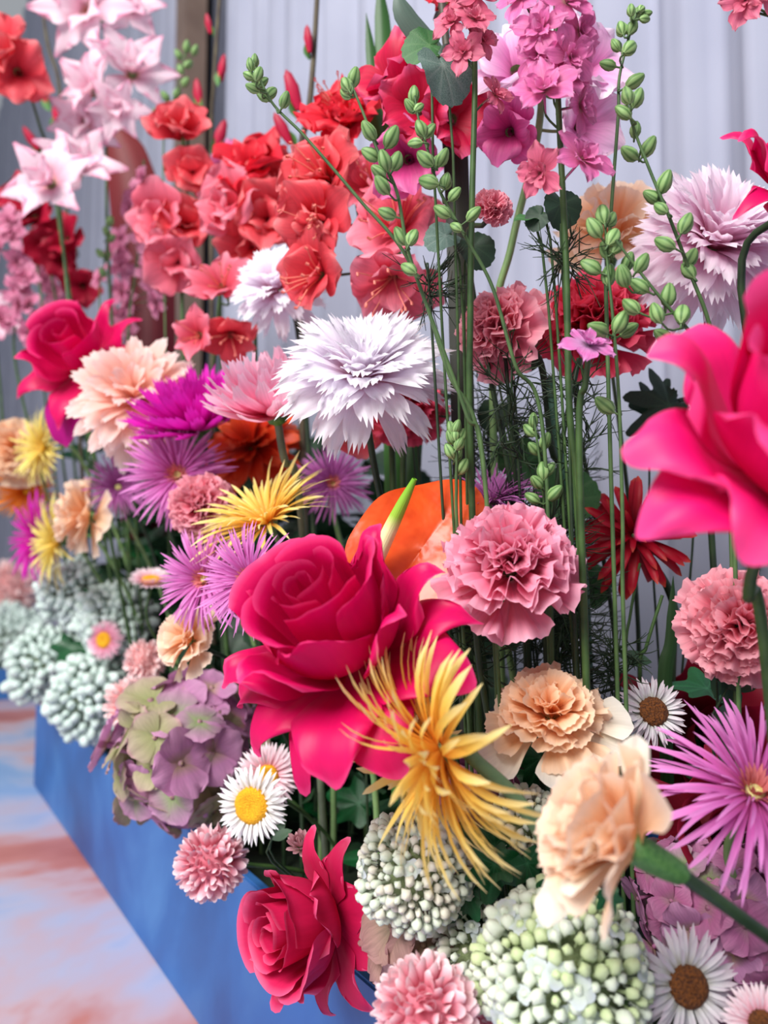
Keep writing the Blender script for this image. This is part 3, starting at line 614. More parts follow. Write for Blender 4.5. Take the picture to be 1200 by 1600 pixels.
# ------------------------------------------------------------------ anthurium
F = Flower('anthurium', 'glossy orange anthurium with cream and green spadix', 'flower', 676, 826, .56, (-.20, .26, .93))
def heart_fn(t):
    a = abs(t); return (.80+.26*math.exp(-(a/.5)**2)+.12*math.exp(-((a-2.3)/.5)**2))*(1-.5*math.exp(-((a-PI)/.28)**2))
SPM = smat('spathe_orange', (206, 66, 18), (222, 84, 30), 70, .28, .45, .45, 2)
me = polar_leaf('spathe', heart_fn, SPM, .0600, .24, .34, .06, 64, 12, seed=2)
F.add('spathe', me, RZ(R(56)) @ T(-.040, 0, -.004))
sp = P(580, 892, .552); st = P(648, 748, .528)
F.addw('spadix', tube('spadix', [sp, sp.lerp(st, .5)+Vector((0, 0, .001)), st], [.0056, .0058, .0052, .004, .0018], (lambda m: m)(pmat('spadix_cream_green', [(0, (240, 226, 180)), (.45, (236, 224, 166)), (.6, (150, 190, 60)), (1, (110, 170, 40))], .5, 0, .0, 0, .5)), 12, 14))
F.stem(-.012, (.0028, .003), G_STEMD)

# ------------------------------------------------------------------ spider gerberas
def spider(label, px, py, d, rad, ax, mat, disk=DG, ring=None, group='spider gerberas', via=(), stemr=(.0026, .0032), sm=None, **kw):
    F = Flower('spider_gerbera', label, 'gerbera', px, py, d, ax, group=group)
    gerbera(F, rad*d/FPX, mat, disk, ring, **kw); F.stem(-.2*rad*d/FPX, stemr, sm or G_STEMP, via=via); return F
spider('big yellow spider gerbera turned sideways below the large rose', 690, 1172, .42, 178, (-.80, -.40, .22), YELL, DY, None, spread=14, lens=(1., 1., 1.02, .95), wide=.040, jt=18, side=.16, rays=(50, 52, 50, 40), curve=34,
       via=[(740, 1185, .43), (800, 1240, .435), (850, 1310, .44), (900, 1400, .46)], stemr=(.0042, .0046), sm=smat('stem_thick_green', (84, 112, 76), (106, 134, 92), 60, .5, .1))
spider('yellow spider gerbera in side view above the large rose', 418, 815, .70, 112, (-.30, .62, .30), YELL, DY, spread=-4, wide=.034, jt=12)
spider('mauve spider gerbera with pale green eye below the magenta flower', 278, 742, .83, 80, (.05, .12, .95), MAUVE, DG, MRING)
spider('mauve spider gerbera tucked left of the large rose', 320, 905, .69, 74, (-.25, .15, .9), MAUVE, DG, MRING)
spider('pale mauve spider gerbera touching the large rose', 392, 905, .60, 82, (-.35, .2, .85), MAUVE, DG, MRING)
spider('soft mauve spider gerbera behind the yellow one in the middle', 520, 756, .86, 58, (.1, .2, .95), MAUVED, DG, MRING)
spider('purple spider gerbera half hidden above the pink carnation', 768, 785, .61, 78, (-.1, .86, .35), MAUVED, DG)
spider('large mauve spider gerbera at the right edge', 1178, 1240, .43, 150, (-.05, .74, .64), MAUVE, DG, MRING, wide=.030, spread=8, jt=16, side=.2, curve=30)
spider('blurred pale yellow spider gerbera at the left edge', 70, 700, 1.25, 62, (-.5, .1, .6), YELLP, DY)
spider('blurred pale yellow spider gerbera with magenta backing at the left', 92, 845, 1.2, 70, (-.65, .0, .5), YELLP, DY)
spider('magenta spider gerbera behind the pale yellow one at the left', 62, 840, 1.3, 66, (-.6, .1, .6), MAGEN, DY)
spider('dim purple spider gerbera left of the mauve one', 185, 762, 1.1, 50, (.2, .3, .8), MAUVED, DG)
spider('blurred orange spider gerbera low at the left edge', 42, 768, 1.5, 48, (.1, -.3, .8), ORNG, DY)

# ------------------------------------------------------------------ chrysanthemum-like heads
F = Flower('chrysanthemum', 'white fringed chrysanthemum with ragged petal tips in the centre', 'chrysanthemum', 568, 596, .62, (.02, .72, .56), group='fringed chrysanthemums')
mum(F, .066, WHITE, [(6, .95, 112, .08, -.10), (10, 1.0, 92, .08, -.04), (18, 1.0, 74, .08, 0), (20, .98, 60, .07, .02), (18, .92, 46, .06, .03), (16, .80, 33, .05, .04), (12, .68, 20, .03, .04), (8, .55, 8, .02, .04)], W=.185, ser=.08, nu=9, ruf=.12, rnd=.12, wd=[(0, .25), (.3, .6), (.65, 1), (.85, .9), (1, .62)])
F.stem(-.010, (.0028, .003), G_STEMD, via=[(580, 700, .63), (597, 790, .65), (612, 860, .68)])
F = Flower('chrysanthemum', 'white chrysanthemum blurred beneath the coral flowers', 'chrysanthemum', 436, 455, .82, (-.25, .55, .7), group='fringed chrysanthemums')
mum(F, .050, WHITE, [(7, 1.0, 122, .08, -.10), (13, .98, 92, .08, -.04), (18, .96, 72, .08, 0), (18, .95, 55, .07, .03), (16, .88, 38, .05, .06), (12, .78, 18, .03, .08)], W=.16, ser=.06, nu=7, ruf=.1)
F.stem(-.01, (.0026, .003), G_STEMD)
F = Flower('chrysanthemum', 'blush white chrysanthemum at the upper right', 'chrysanthemum', 1112, 390, .60, (.06, .55, .75), group='fringed chrysanthemums')
mum(F, .061, WPINK, [(9, 1.0, 122, .08, -.10), (14, 1.0, 96, .08, -.06), (20, .98, 78, .08, 0), (22, .98, 60, .07, .03), (18, .92, 44, .06, .05), (16, .86, 30, .05, .06), (12, .76, 14, .03, .08)], W=.19, ser=.06, nu=9, ruf=.12)
F.stem(-.01, (.0028, .003), G_STEMD, via=[(1105, 520, .63), (1100, 640, .66)])
F = Flower('chrysanthemum', 'pink cup shaped chrysanthemum with white petal tips beside the white one', 'chrysanthemum', 432, 646, .72, (-.10, .86, .28), group='cupped chrysanthemums')
mum(F, .066, PINKW, [(17, 1.02, 74, .08, -.02), (18, 1.0, 64, .08, 0), (17, .98, 52, .07, .02), (16, .95, 42, .06, .03), (13, .9, 30, .05, .04), (10, .84, 16, .03, .05)], W=.165, ser=.03, phi=((0, 16), (.5, 0), (1, -34)), k=(3.2, 2.6), ruf=.05, nu=7, rnd=.22, pj=8)
F.stem(-.010, (.0038, .0036), smat('stem_grey_green', (92, 108, 84), (112, 126, 98), 60, .5, .1), via=[(445, 720, .73), (470, 800, .75)])
F = Flower('chrysanthemum', 'vivid magenta cup shaped chrysanthemum behind the pink one', 'chrysanthemum', 312, 672, .84, (-.22, .84, .30), group='cupped chrysanthemums')
mum(F, .072, MAGEN, [(20, 1.02, 74, .08, -.02), (20, 1.0, 64, .08, 0), (20, .98, 52, .07, .02), (18, .92, 40, .06, .03), (14, .85, 26, .05, .04)], W=.11, ser=.06, phi=((0, 8), (.5, 0), (1, -16)), k=(4, 3), ruf=.10, nu=7, rnd=.1, pj=8)
F.stem(-.01, (.003, .003), G_STEMD)
F = Flower('chrysanthemum', 'large peach chrysanthemum blurred between the left rose and magenta flower', 'chrysanthemum', 216, 628, .93, (.06, .42, .8), group='fringed chrysanthemums')
mum(F, .076, PEACHM, [(6, 1.05, 118, .08, -.10), (10, 1.0, 98, .08, -.06), (16, .98, 80, .08, 0), (18, .96, 64, .07, .03), (16, .9, 46, .06, .05), (14, .82, 28, .05, .06), (10, .7, 10, .02, .06)], W=.16, ser=.03, nu=7, ruf=.08, k=(2.5, 1.5))
F.stem(-.01, (.003, .003), G_STEMD)
F = Flower('dahlia', 'red spiky dahlia with curled petals behind the large right rose', 'dahlia', 990, 838, .64, (-.25, .30, .85))
mum(F, .050, REDS, [(11, 1.0, 108, .08, -.06), (12, 1.0, 84, .08, -.02), (12, .95, 62, .08, 0), (10, .8, 42, .06, .03), (8, .6, 20, .03, .05)], W=.105, ser=0, wd=WRAY, phi=((0, 0), (.5, 6), (1, 40)), k=(8, 12), ruf=0, rnd=0, pj=26, jt=12, nv=9, side=.12)
F.stem(-.01, (.0034, .0036), G_STEMD, via=[(1048, 930, .66), (1050, 1040, .67)])
F = Flower('dahlia', 'dark orange red dahlia blurred under the pink cupped chrysanthemum', 'dahlia', 395, 700, .95, (-.2, .5, .7))
mum(F, .062, ORED, [(14, 1.0, 96, .08, -.02), (14, .95, 72, .08, 0), (12, .85, 50, .06, .03), (10, .7, 25, .03, .05)], W=.2, ser=.02, k=(2, 2), ruf=.1)
F.stem(-.01, (.003, .003), G_STEMD)

# ------------------------------------------------------------------ carnations
def carn(label, px, py, d, rad, ax, mat, group='carnations', via=(), sm=None, sr=(.0020, .0024), extra=(), **kw):
    F = Flower('carnation', label, 'carnation', px, py, d, ax, group=group); S = rad*d/FPX/.86
    carnation(F, S, mat, **kw)
    for az, tl, L in extra:
        F.add('petal', petal(CREAM, 1, .30, ((0, 0), (.5, 6), (1, 22)), WFAN, (1.5, .8), .2, ruf=.08, rf=1.5, nu=11, nv=10, seed=int(az)), T(0, 0, -.35*S) @ RZ(R(az)) @ RY(R(tl)) @ SC(S*L))
    F.stem(-.95*S if kw.get('calyx', True) else -.4*S, sr, sm or G_STEMD, via=via, lead=.04); F.S = S; return F
DOMEC = [(8, .95, 84, .03, -.06), (10, .86, 66, .03, 0), (12, .82, 52, .03, .04), (12, .80, 38, .03, .08), (12, .78, 26, .03, .10), (10, .76, 14, .02, .12), (6, .72, 4, .01, .14)]
carn('round pink carnation in front of the green stems, right of the anthurium', 798, 868, .50, 106, (-.06, .80, .52), CARNP, layers=DOMEC, via=[(757, 960, .52), (752, 1060, .53)], ruf=.30)
carn('dusty pink carnation tilted to the lower left, upper centre right', 772, 508, .60, 72, (-.78, .34, .42), CARND, layers=DOMEC, via=[(848, 580, .62), (862, 700, .63), (880, 820, .65)], sr=(.0028, .003))
carn('red pink carnation behind the green bud stem', 930, 492, .64, 92, (0, .72, .6), CARNR, layers=DOMEC)
carn('pink carnation below the large right rose', 1160, 975, .50, 86, (-.25, .25, .85), CARND, layers=DOMEC)
carn('small pink carnation under the mauve gerbera at the left', 308, 792, .78, 52, (-.3, .1, .9), CARND, layers=DOMEC)
carn('peach carnation with loose cream petals beside the white strawflower', 862, 1108, .50, 86, (-.05, .76, .56), CARNO, ruf=.16, W=.42, extra=[(330, 86, 1.25), (300, 92, 1.15), (358, 80, 1.3), (212, 92, 1.35), (268, 90, 1.1)],
     layers=[(7, .96, 76, .03, -.02), (9, .86, 58, .03, .03), (10, .82, 42, .03, .07), (9, .78, 28, .03, .10), (7, .74, 14, .02, .12), (4, .7, 4, .01, .14)])
carn('nearest peach carnation seen from the side with a green calyx', 958, 1306, .345, 118, (-.84, .50, .10), CARNO2, ruf=.085, W=.56, flop=12, cal=1.05,
     layers=[(5, 1.08, 46, .03, 0), (7, 1.04, 35, .03, .02), (8, 1.0, 25, .03, .04), (7, .94, 15, .02, .06), (5, .86, 6, .01, .08)], extra=[(12, 52, 1.32), (186, 58, 1.40), (262, 26, 1.12), (225, 40, 1.12)], via=[(1140, 1420, .35), (1230, 1490, .365), (1290, 1570, .39)], sr=(.0034, .003))
carn('small peach carnation with cream petals left of the large rose', 288, 996, .72, 46, (-.55, .45, .6), CARNO2, ruf=.12, W=.5, layers=[(5, 1.1, 80, .03, 0), (7, 1, 55, .03, .02), (7, .95, 32, .03, .04), (5, .9, 12, .02, .05)])
carn('blurred peach carnation in side view at the left', 122, 806, 1.08, 52, (-.75, .1, .5), CARNO2, ruf=.12, W=.5, layers=[(5, 1.1, 80, .03, 0), (7, 1, 55, .03, .02), (7, .95, 32, .03, .04), (5, .9, 12, .02, .05)])
carn('peach carnation behind the blush white chrysanthemum', 962, 350, .70, 78, (-.1, .55, .7), CARNO2, ruf=.16, W=.5, layers=[(5, 1.1, 84, .03, 0), (7, 1, 62, .03, .02), (8, .95, 40, .03, .04), (6, .9, 16, .02, .05)])
carn('blurred peach bloom at the left edge', 22, 700, 1.4, 52, (.2, .3, .8), CARNO, ruf=.16, layers=DOMEC[:6])
carn('small rose pink carnation hanging beside the tall larkspur stem', 772, 322, .56, 32, (.2, .3, .8), CARND, layers=DOMEC[1:6])
carn('crimson bloom half hidden behind the central white chrysanthemum', 640, 625, .72, 60, (.2, .1, .8), CARNR, layers=DOMEC)

# ------------------------------------------------------------------ strawflowers and pompoms
def straw(label, px, py, d, rad, ax, mat, disk, group='strawflowers', **kw):
    F = Flower('strawflower', label, 'strawflower', px, py, d, ax, group=group); S = rad*d/FPX/.98
    strawflower(F, S, mat, disk, **kw); F.stem(-.25*S, (.0016, .002), G_STEM); return F
straw('white strawflower with a round yellow centre beside the mauve hydrangea', 394, 1258, .66, 56, (-.30, .12, .92), STRW, DY, dr=.50)
straw('pink and white strawflower partly behind the large rose tip', 418, 1212, .70, 56, (.15, .25, .9), STRPW, DY, dr=.30)
straw('white strawflower with a brown centre under the red dahlia', 1020, 1112, .55, 56, (.05, .40, .88), STRG, DB, dr=.40, wide=.085, n=(20, 20, 18, 14), dip=.2)
straw('ragged white strawflower with a dark brown centre at the bottom right', 1074, 1540, .42, 90, (.1, .28, .9), STRG, DB, dr=.34, wide=.085, n=(20, 20, 18, 14), dip=.2)
straw('blurred pink strawflower with an orange centre at the left', 163, 1000, 1.25, 32, (-.25, .1, .9), STRP, DY, dr=.40)
straw('half open blush strawflower blurred left of the mauve gerbera', 236, 908, 1.0, 36, (.1, .85, .25), STRPW, DY, dr=.40, spread=-20)
straw('white strawflower cut off in the bottom right corner', 1190, 1600, .40, 60, (-.2, .4, .8), STRPW, DB, dr=.34)
F = Flower('strawflower_bud', 'closed dusty pink strawflower bud above the low rose', 'flower bud', 470, 1322, .60, (-.1, .7, .5))
mum(F, .0135, pmat('bud_dusty', [(0, (150, 120, 100)), (.6, (206, 150, 160)), (1, (226, 186, 190))], .5, .2, .1, .05), [(9, .8, 48, .2, -.1), (9, .9, 26, .18, 0), (8, .95, 8, .12, .05), (6, .95, -6, .06, .05)], W=.22, ser=0, wd=WRAY, phi=((0, 20), (.5, 0), (1, -15)), k=(4, 4), ruf=0, rnd=0)
F.stem(-.003, (.0014, .0018), G_STEMD, via=[(520, 1370, .60), (590, 1430, .63)])
def pom(label, px, py, d, rad, ax, mat, **kw):
    F = Flower('pompom_flower', label, 'flower', px, py, d, ax, group='round pompom flowers'); S = rad*d/FPX/.98
    pompom(F, S, mat, **kw); F.stem(-.6*S, (.0018, .0022), G_STEM); return F
pom('pink pompom flower in front of the blue planter under the hydrangea', 330, 1348, .68, 54, (-.2, .3, .9), POMP, n=170)
pom('large pink pompom flower at the bottom edge', 664, 1582, .42, 80, (-.1, .55, .8), POMP, n=230)
pom('small pink pompom flower at the bottom beside the large one', 772, 1592, .44, 36, (.2, .5, .8), POMP, n=110, L=.5, W=.2)
pom('blush pompom flower left of the hydrangea', 206, 1100, .95, 42, (-.3, .3, .9), POMP2, n=140, joined=True)
pom('blush pompom flower above the other, left of the hydrangea', 226, 1032, 1.0, 32, (-.1, .4, .9), POMP2, n=120, joined=True)
pom('tiny pink pompom at the far planter corner', 80, 1082, 1.55, 24, (-.1, .4, .9), POMP2, n=90, joined=True)
pom('pale pink blurred pompom at the left edge', 14, 920, 3.3, 44, (-.1, .4, .9), POMP2, n=120, joined=True)

# ------------------------------------------------------------------ hydrangeas and viburnums
def hyd(label, px, py, d, rad, mats, **kw):
    F = Flower('hydrangea', label, 'hydrangea', px, py, d, (-.3, .4, .85), group='hydrangea heads'); hydrangea(F, rad*d/FPX/1.1, mats, **kw); F.stem(-.06*rad/120, (.003, .0034), G_STEMD); return F
hyd('mauve and sage hydrangea head overhanging the blue planter', 285, 1170, .83, 128, [HYM, HYG, HYX, HYG, HYM, HYG], n=46, size=.40)
hyd('pink mauve hydrangea head at the lower right', 1130, 1440, .50, 150, [HYP, HYM, HYX], n=60, size=.31)
hyd('dusty taupe hydrangea behind the low rose and ivy', 660, 1470, .53, 96, [HYT], n=20, size=.62)
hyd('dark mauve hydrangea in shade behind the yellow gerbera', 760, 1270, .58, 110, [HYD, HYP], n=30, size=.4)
def vib(label, px, py, d, rad, mats, ax=(-.2, .5, .85), **kw):
    F = Flower('viburnum', label, 'viburnum', px, py, d, ax, group='white green viburnum heads'); viburnum(F, rad*d/FPX/.95, mats, **kw); F.stem(-.6*rad*d/FPX, (.002, .0024), G_STEMD); return F
vib('largest white green viburnum head at the bottom', 880, 1530, .435, 118, [VIB, VIB, VIBG], n=300, lo=-.2, open_frac=.08, fm=VIBF, size=.14)
vib('white viburnum head left of the largest one', 752, 1490, .50, 66, [VIB, VIB, VIBC], n=150, lo=-.3, open_frac=.30, fm=VIBF, size=.17, seed=2)
vib('cream white viburnum head under the yellow gerbera', 650, 1358, .50, 76, [VIBC, VIB], n=230, lo=-.3, open_frac=.10, fm=VIBF, size=.16, seed=3)
vib('small white viburnum head crossed by the thick gerbera stem', 822, 1282, .52, 42, [VIBC, VIB], n=110, open_frac=0, size=.25, seed=4)
for i, (a, px, py, d, rad) in enumerate([('at the planter corner, lowest on the left', 146, 1088, 1.3, 52), ('behind the small pink strawflower at the left', 182, 968, 1.32, 46), ('left of the pink strawflower, near the corner', 72, 1040, 1.55, 46), ('under the pale yellow gerbera at the left', 112, 924, 1.4, 40), ('hanging at the left edge above the floor', 18, 1000, 3.2, 42)]):
    vib('blurred pale green viburnum head '+a, px, py, d, rad, [VIBB], n=170, size=.21, seed=i, joined=True)

# ------------------------------------------------------------------ tall coral, gladiolus and lily stems
def spray(name, label, cat, pts, flowers, mat, stam=None, group=None, sm=None, r=(.002, .0036), ns=7, base=None, **kw):
    F = Flower(name, label, cat, *pts[0], ax=(0, 1, 0), group=group, base=base or autobase(P(*pts[-1]))); W = [P(*q) for q in pts]
    W2 = W+[F.base+(W[-1]-F.base)*.4, F.base]; F.addw('stem', tube('stem', W2, r, sm or G_STEM, 8, seg=9*len(W2)))
    fine = [Vector(v) for v in crom([tuple(q) for q in W], 60)]; ped = []
    for q in flowers:
        px, py, d, rad, ax = q[:5]; m = q[5] if len(q) > 5 else mat; k2 = dict(kw); k2.update(q[6] if len(q) > 6 else {})
        c = P(px, py, d); z = CD(ax); Wm = frame_z(c, z, rj(3)); S = rad*d/FPX
        blossom(F, S, m, F.M.inverted() @ Wm, stam=stam, ns=ns, **k2)
        e = c-z*S*.35; near = min(fine, key=lambda v: (v-e).length); ped.append(tube('pd', [e, e-z*S*.2+(near-e)*.3, near], .0014, sm or G_STEM, 5, 7))
    F.addw('flower_stalks', join_data('flower_stalks', ped, sm or G_STEM), kind='stuff')
    return F
spray('godetia', 'coral godetia with frilled petals and pink stamens, top centre', 'flower', [(545, 210, .78), (560, 330, .77), (590, 480, .76), (610, 640, .75)],
      [(540, 195, .78, 78, (-.2, .5, .8), REDF, dict(n=7, tilt=58, ruf=.2, ser=.05)), (545, 200, .765, 52, (-.1, .5, .8), REDF, dict(n=6, tilt=30, ruf=.25, ser=.05)), (515, 285, .75, 84, (-.5, .2, .8), CORAL), (580, 300, .74, 72, (.1, .3, .9), CORALP), (505, 350, .74, 80, (-.5, -.3, .8), CORAL)], CORAL, STAM, 'coral godetia sprays', ns=10, n=5, W=.58, tilt=58, dbl=4, jt=16, ruf=.14, flop=30)
spray('godetia', 'coral pink godetia with broad drooping petals above the white chrysanthemum', 'flower', [(630, 340, .73), (640, 450, .73), (640, 600, .73), (630, 760, .72)],
      [(625, 365, .71, 92, (-.25, .3, .85), CORALP), (505, 430, .74, 78, (-.6, -.2, .7), CORAL), (615, 430, .70, 84, (-.1, -.7, .7), CORALP), (560, 655, .74, 60, (-.1, -.4, .8), CORAL)], CORALP, STAM, 'coral godetia sprays', ns=12, spread=50, n=4, W=.60, tilt=56, dbl=2, jt=18, ruf=.10, flop=34)
spray('gladiolus', 'crimson pink ruffled gladiolus behind the grey green leaf', 'gladiolus', [(690, 0, .66), (705, 150, .66), (718, 400, .67), (720, 650, .68)],
      [(625, 140, .67, 84, (-.5, .4, .6)), (700, 190, .64, 76, (.4, -.1, .8)), (655, 175, .64, 76, (-.2, -.1, .95)), (640, 250, .65, 72, (-.2, -.35, .9), GLADM), (690, 10, .70, 60, (.3, .2, .8), REDF)], GLADR, None, 'gladioli', smat('gladiolus_stem_dark', (58, 50, 44), (80, 72, 58), 30, .5, .1), (.0034, .0046), W=.5, ruf=.16, ser=.02)
spray('gladiolus', 'pink and white gladiolus behind the pink larkspur spike', 'gladiolus', [(850, 20, .64), (842, 200, .64), (800, 380, .65), (770, 560, .66)],
      [(808, 120, .62, 84, (-.3, .35, .85)), (905, 120, .62, 80, (.4, .2, .85)), (800, 205, .61, 66, (-.5, -.5, .7), GLADM), (900, 200, .62, 72, (.35, -.3, .9)), (850, 60, .63, 70, (0, .5, .8))], GLADP, None, 'gladioli', G_STEMP, (.003, .0034), W=.52, ruf=.16)
cg = 'blurred coral godetia sprays'
spray('godetia', 'blurred coral red godetia cluster left of the focus', 'flower', [(405, 250, .98), (400, 420, .98), (400, 600, .97)],
      [(400, 275, .97, 72, (-.2, .6, .7), REDF), (440, 300, .98, 68, (.3, .3, .8), CORAL), (370, 330, .96, 72, (-.5, .1, .8), CORALP), (420, 345, .95, 66, (.1, -.1, .9), CORAL), (395, 385, .97, 58, (-.1, -.5, .8), CORAL)], CORAL, None, cg, n=5, W=.6, ruf=.18, dbl=4, jt=16)
spray('godetia', 'blurred narrow coral godetia spike at the upper left', 'flower', [(295, 190, 1.08), (290, 340, 1.08), (285, 500, 1.07)],
      [(285, 215, 1.07, 62, (.1, .4, .9)), (300, 270, 1.06, 50, (.2, -.2, .9)), (262, 345, 1.06, 66, (-.3, -.1, .9), CORALP), (292, 355, 1.06, 60, (.2, 0, .9)), (280, 410, 1.06, 58, (-.1, -.4, .9), CORALP)], CORAL, None, cg, n=4, W=.62, dbl=3, jt=18)
spray('godetia', 'salmon pink lily-like godetia below the coral cluster', 'flower', [(345, 440, .95), (335, 560, .95), (330, 680, .94)],
      [(350, 455, .92, 66, (-.1, .3, .9)), (315, 525, .92, 50, (-.4, -.1, .9)), (360, 520, .93, 56, (.2, -.5, .8), CORAL)], CORALP, STAM, cg, W=.36)
spray('godetia', 'blurred coral bloom in the top left corner', 'flower', [(28, 90, 1.25), (60, 190, 1.27), (85, 300, 1.3)],
      [(18, 90, 1.24, 66, (-.3, .2, .8)), (30, 115, 1.23, 58, (.2, -.3, .9))], CORAL, None, cg, W=.5, ruf=.16)
lg = 'blush lilies'
spray('lily', 'blush white lily with orange centre at the upper left', 'lily', [(90, 250, 1.22), (100, 400, 1.22), (120, 560, 1.2)], [(82, 290, 1.18, 84, (-.05, .05, 1)), (125, 268, 1.24, 76, (.4, .3, .8))], LILY, None, lg, n=6, W=.27, ruf=.08, tilt=62, flop=46, rnd=.4, dbl=4, jt=14)
spray('lily', 'blush lily blooms at the top left under the frame edge', 'lily', [(150, 20, 1.35), (165, 200, 1.33), (170, 420, 1.3)],
      [(140, 20, 1.3, 88, (-.2, -.2, .9)), (200, 15, 1.34, 70, (.4, 0, .8)), (150, 145, 1.28, 76, (-.3, .1, .9)), (205, 120, 1.3, 80, (.4, .3, .8)), (135, 190, 1.3, 60, (-.2, -.4, .8)), (185, 170, 1.27, 56, (.2, -.3, .9))], LILY, None, lg, n=6, W=.27, ruf=.08, tilt=62, flop=46, rnd=.4, dbl=4, jt=14)
spray('lily', 'white lily petals at the left edge beside the hot pink rose', 'lily', [(-10, 480, 1.5), (0, 600, 1.5), (20, 760, 1.5)], [(-12, 490, 1.45, 54, (.3, -.1, .9))], LILY, None, lg, W=.4)
for i, (lb, a, b) in enumerate([('dim crimson gladiolus buds behind the blush lily', (60, 345), (95, 400)), ('dim crimson gladiolus petals above the hot pink left rose', (110, 380), (130, 445)), ('dim crimson bloom beside the lily base', (45, 320), (70, 385))]):
    spray('gladiolus', lb, 'gladiolus', [(a[0], a[1], 1.55), (b[0], b[1]+120, 1.55)], [(a[0], a[1], 1.5, 48, (-.2, .3, .9)), (b[0], b[1], 1.5, 40, (.2, -.4, .9))], pmat('dim_crimson', [(0, (150, 10, 40)), (1, (190, 20, 60))], .5, .3, .1, .05), None, 'gladioli', W=.5)

# small dark crimson leaf-like petals low on the right
F = Flower('rose', 'dark crimson bloom in shade behind the white strawflower', 'rose', 1092, 1160, .68, (-.1, .35, .9))
rose(F, .046, CRIM, [(90, .9, .6, .2, .6), (40, .95, .6, .2, .8), (140, .95, .6, .2, .8), (200, 1., .6, .2, .8), (250, 1.05, .6, .2, .8), (310, 1.05, .6, .2, .8), (0, 1., .6, .2, .8), (340, 1.1, .6, .2, .6)], 7, 9)
F.stem(-.03, (.0026, .003), G_STEMD)
F = Flower('rose', 'dark crimson bloom in shade under the mauve gerbera at right', 'rose', 1120, 1310, .54, (-.1, .45, .8))
rose(F, .032, CRIM, [(90, .9, .6, .2, .6), (40, .95, .6, .2, .8), (140, .95, .6, .2, .8), (200, 1., .6, .2, .8), (270, 1.05, .6, .2, .8), (330, 1.05, .6, .2, .8)], 6, 10)
F.stem(-.03, (.0026, .003), G_STEMD)
# ------------------------------------------------------------------ larkspur in flower
LARKD = pmat('larkspur_dusty', [(0, (150, 110, 110)), (.3, (200, 112, 144)), (.7, (214, 130, 164)), (1, (222, 156, 182))], .5, .3, .2, .14, .25)
larkspur('tall pink larkspur spike in front of the pink gladiolus', [(868, -30, .50), (872, 150, .50), (885, 420, .505), (890, 640, .51), (908, 830, .52)],
    [(815, -5, .50, -.6, .3, .7), (885, 5, .485, .2, .3, .9), (845, 45, .485, -.5, .1, .9), (905, 50, .49, .6, -.1, .8), (842, 85, .49, -.6, -.3, .8), (890, 90, .485, .4, -.2, .9),
     (850, 142, .48, -.25, .35, .9, 1.2), (905, 165, .495, .7, -.1, .6), (880, 120, .49, .2, .4, .9), (845, 270, .49, -.6, -.3, .7, .95, LARK2), (908, 250, .485, .4, .35, .85, 1.15)], LARK, size=.0195)
larkspur('rose pink larkspur spike at the top left of the tall one', [(735, -30, .54), (742, 110, .54), (738, 300, .545), (735, 480, .55), (735, 700, .56)],
    [(715, 0, .54, -.4, .3, .8), (745, -5, .53, .3, .3, .9), (708, 35, .535, -.5, .2, .8), (740, 30, .525, .1, .3, .9), (752, 62, .54, .6, .0, .8), (725, 82, .53, -.3, -.1, .9), (772, 148, .54, .6, .2, .7, .9, LARK2)], LARK2, size=.0165)
larkspur('single pale violet larkspur bloom in front of the red pink carnation', [(920, 550, .485), (915, 600, .49), (905, 700, .50)],
    [(920, 540, .48, .1, .70, .7, 1.0)], LARKV, size=.0195, name='larkspur_bloom')
larkspur('blurred pink larkspur at the far upper left', [(225, 250, 1.3), (215, 400, 1.3), (200, 560, 1.28)],
    [(225+random.randint(-22, 22), 280+i*24, 1.28, rj(.8), rj(.4), .7) for i in range(9)], LARKD, size=.028)
larkspur('blurred mauve pink larkspur at the left edge', [(20, 330, 1.4), (25, 480, 1.4), (30, 600, 1.4)],
    [(25+random.randint(-28, 28), 345+i*22, 1.38, rj(.8), rj(.4), .7) for i in range(9)], LARKD, size=.032)
larkspur('dusty pink larkspur between the blush lily and the coral spike', [(185, 360, 1.45), (182, 480, 1.45), (178, 600, 1.42)],
    [(185+random.randint(-26, 26), 375+i*20, 1.42, rj(.8), rj(.4), .7) for i in range(8)], LARKD, size=.03)
larkspur('dusty pink larkspur low behind the blush lily', [(70, 390, 1.6), (72, 480, 1.6), (70, 620, 1.6)],
    [(70+random.randint(-26, 26), 395+i*20, 1.58, rj(.8), rj(.4), .7) for i in range(7)], LARKD, size=.034)
larkspur('pink larkspur petals dipping into the top right corner', [(1215, -30, .50), (1218, 200, .51), (1222, 420, .52)], [(1165, 0, .49, -.5, -.3, .7), (1190, -10, .49, .2, .0, .8)], LARK2, size=.018)
larkspur('blurred mauve larkspur behind the coral cluster', [(355, 220, 1.15), (350, 340, 1.15), (345, 480, 1.15)], [(365, 245, 1.13, .1, .2, .9), (345, 265, 1.14, -.4, .1, .8), (375, 270, 1.14, .3, -.2, .8)], LARK, size=.03)

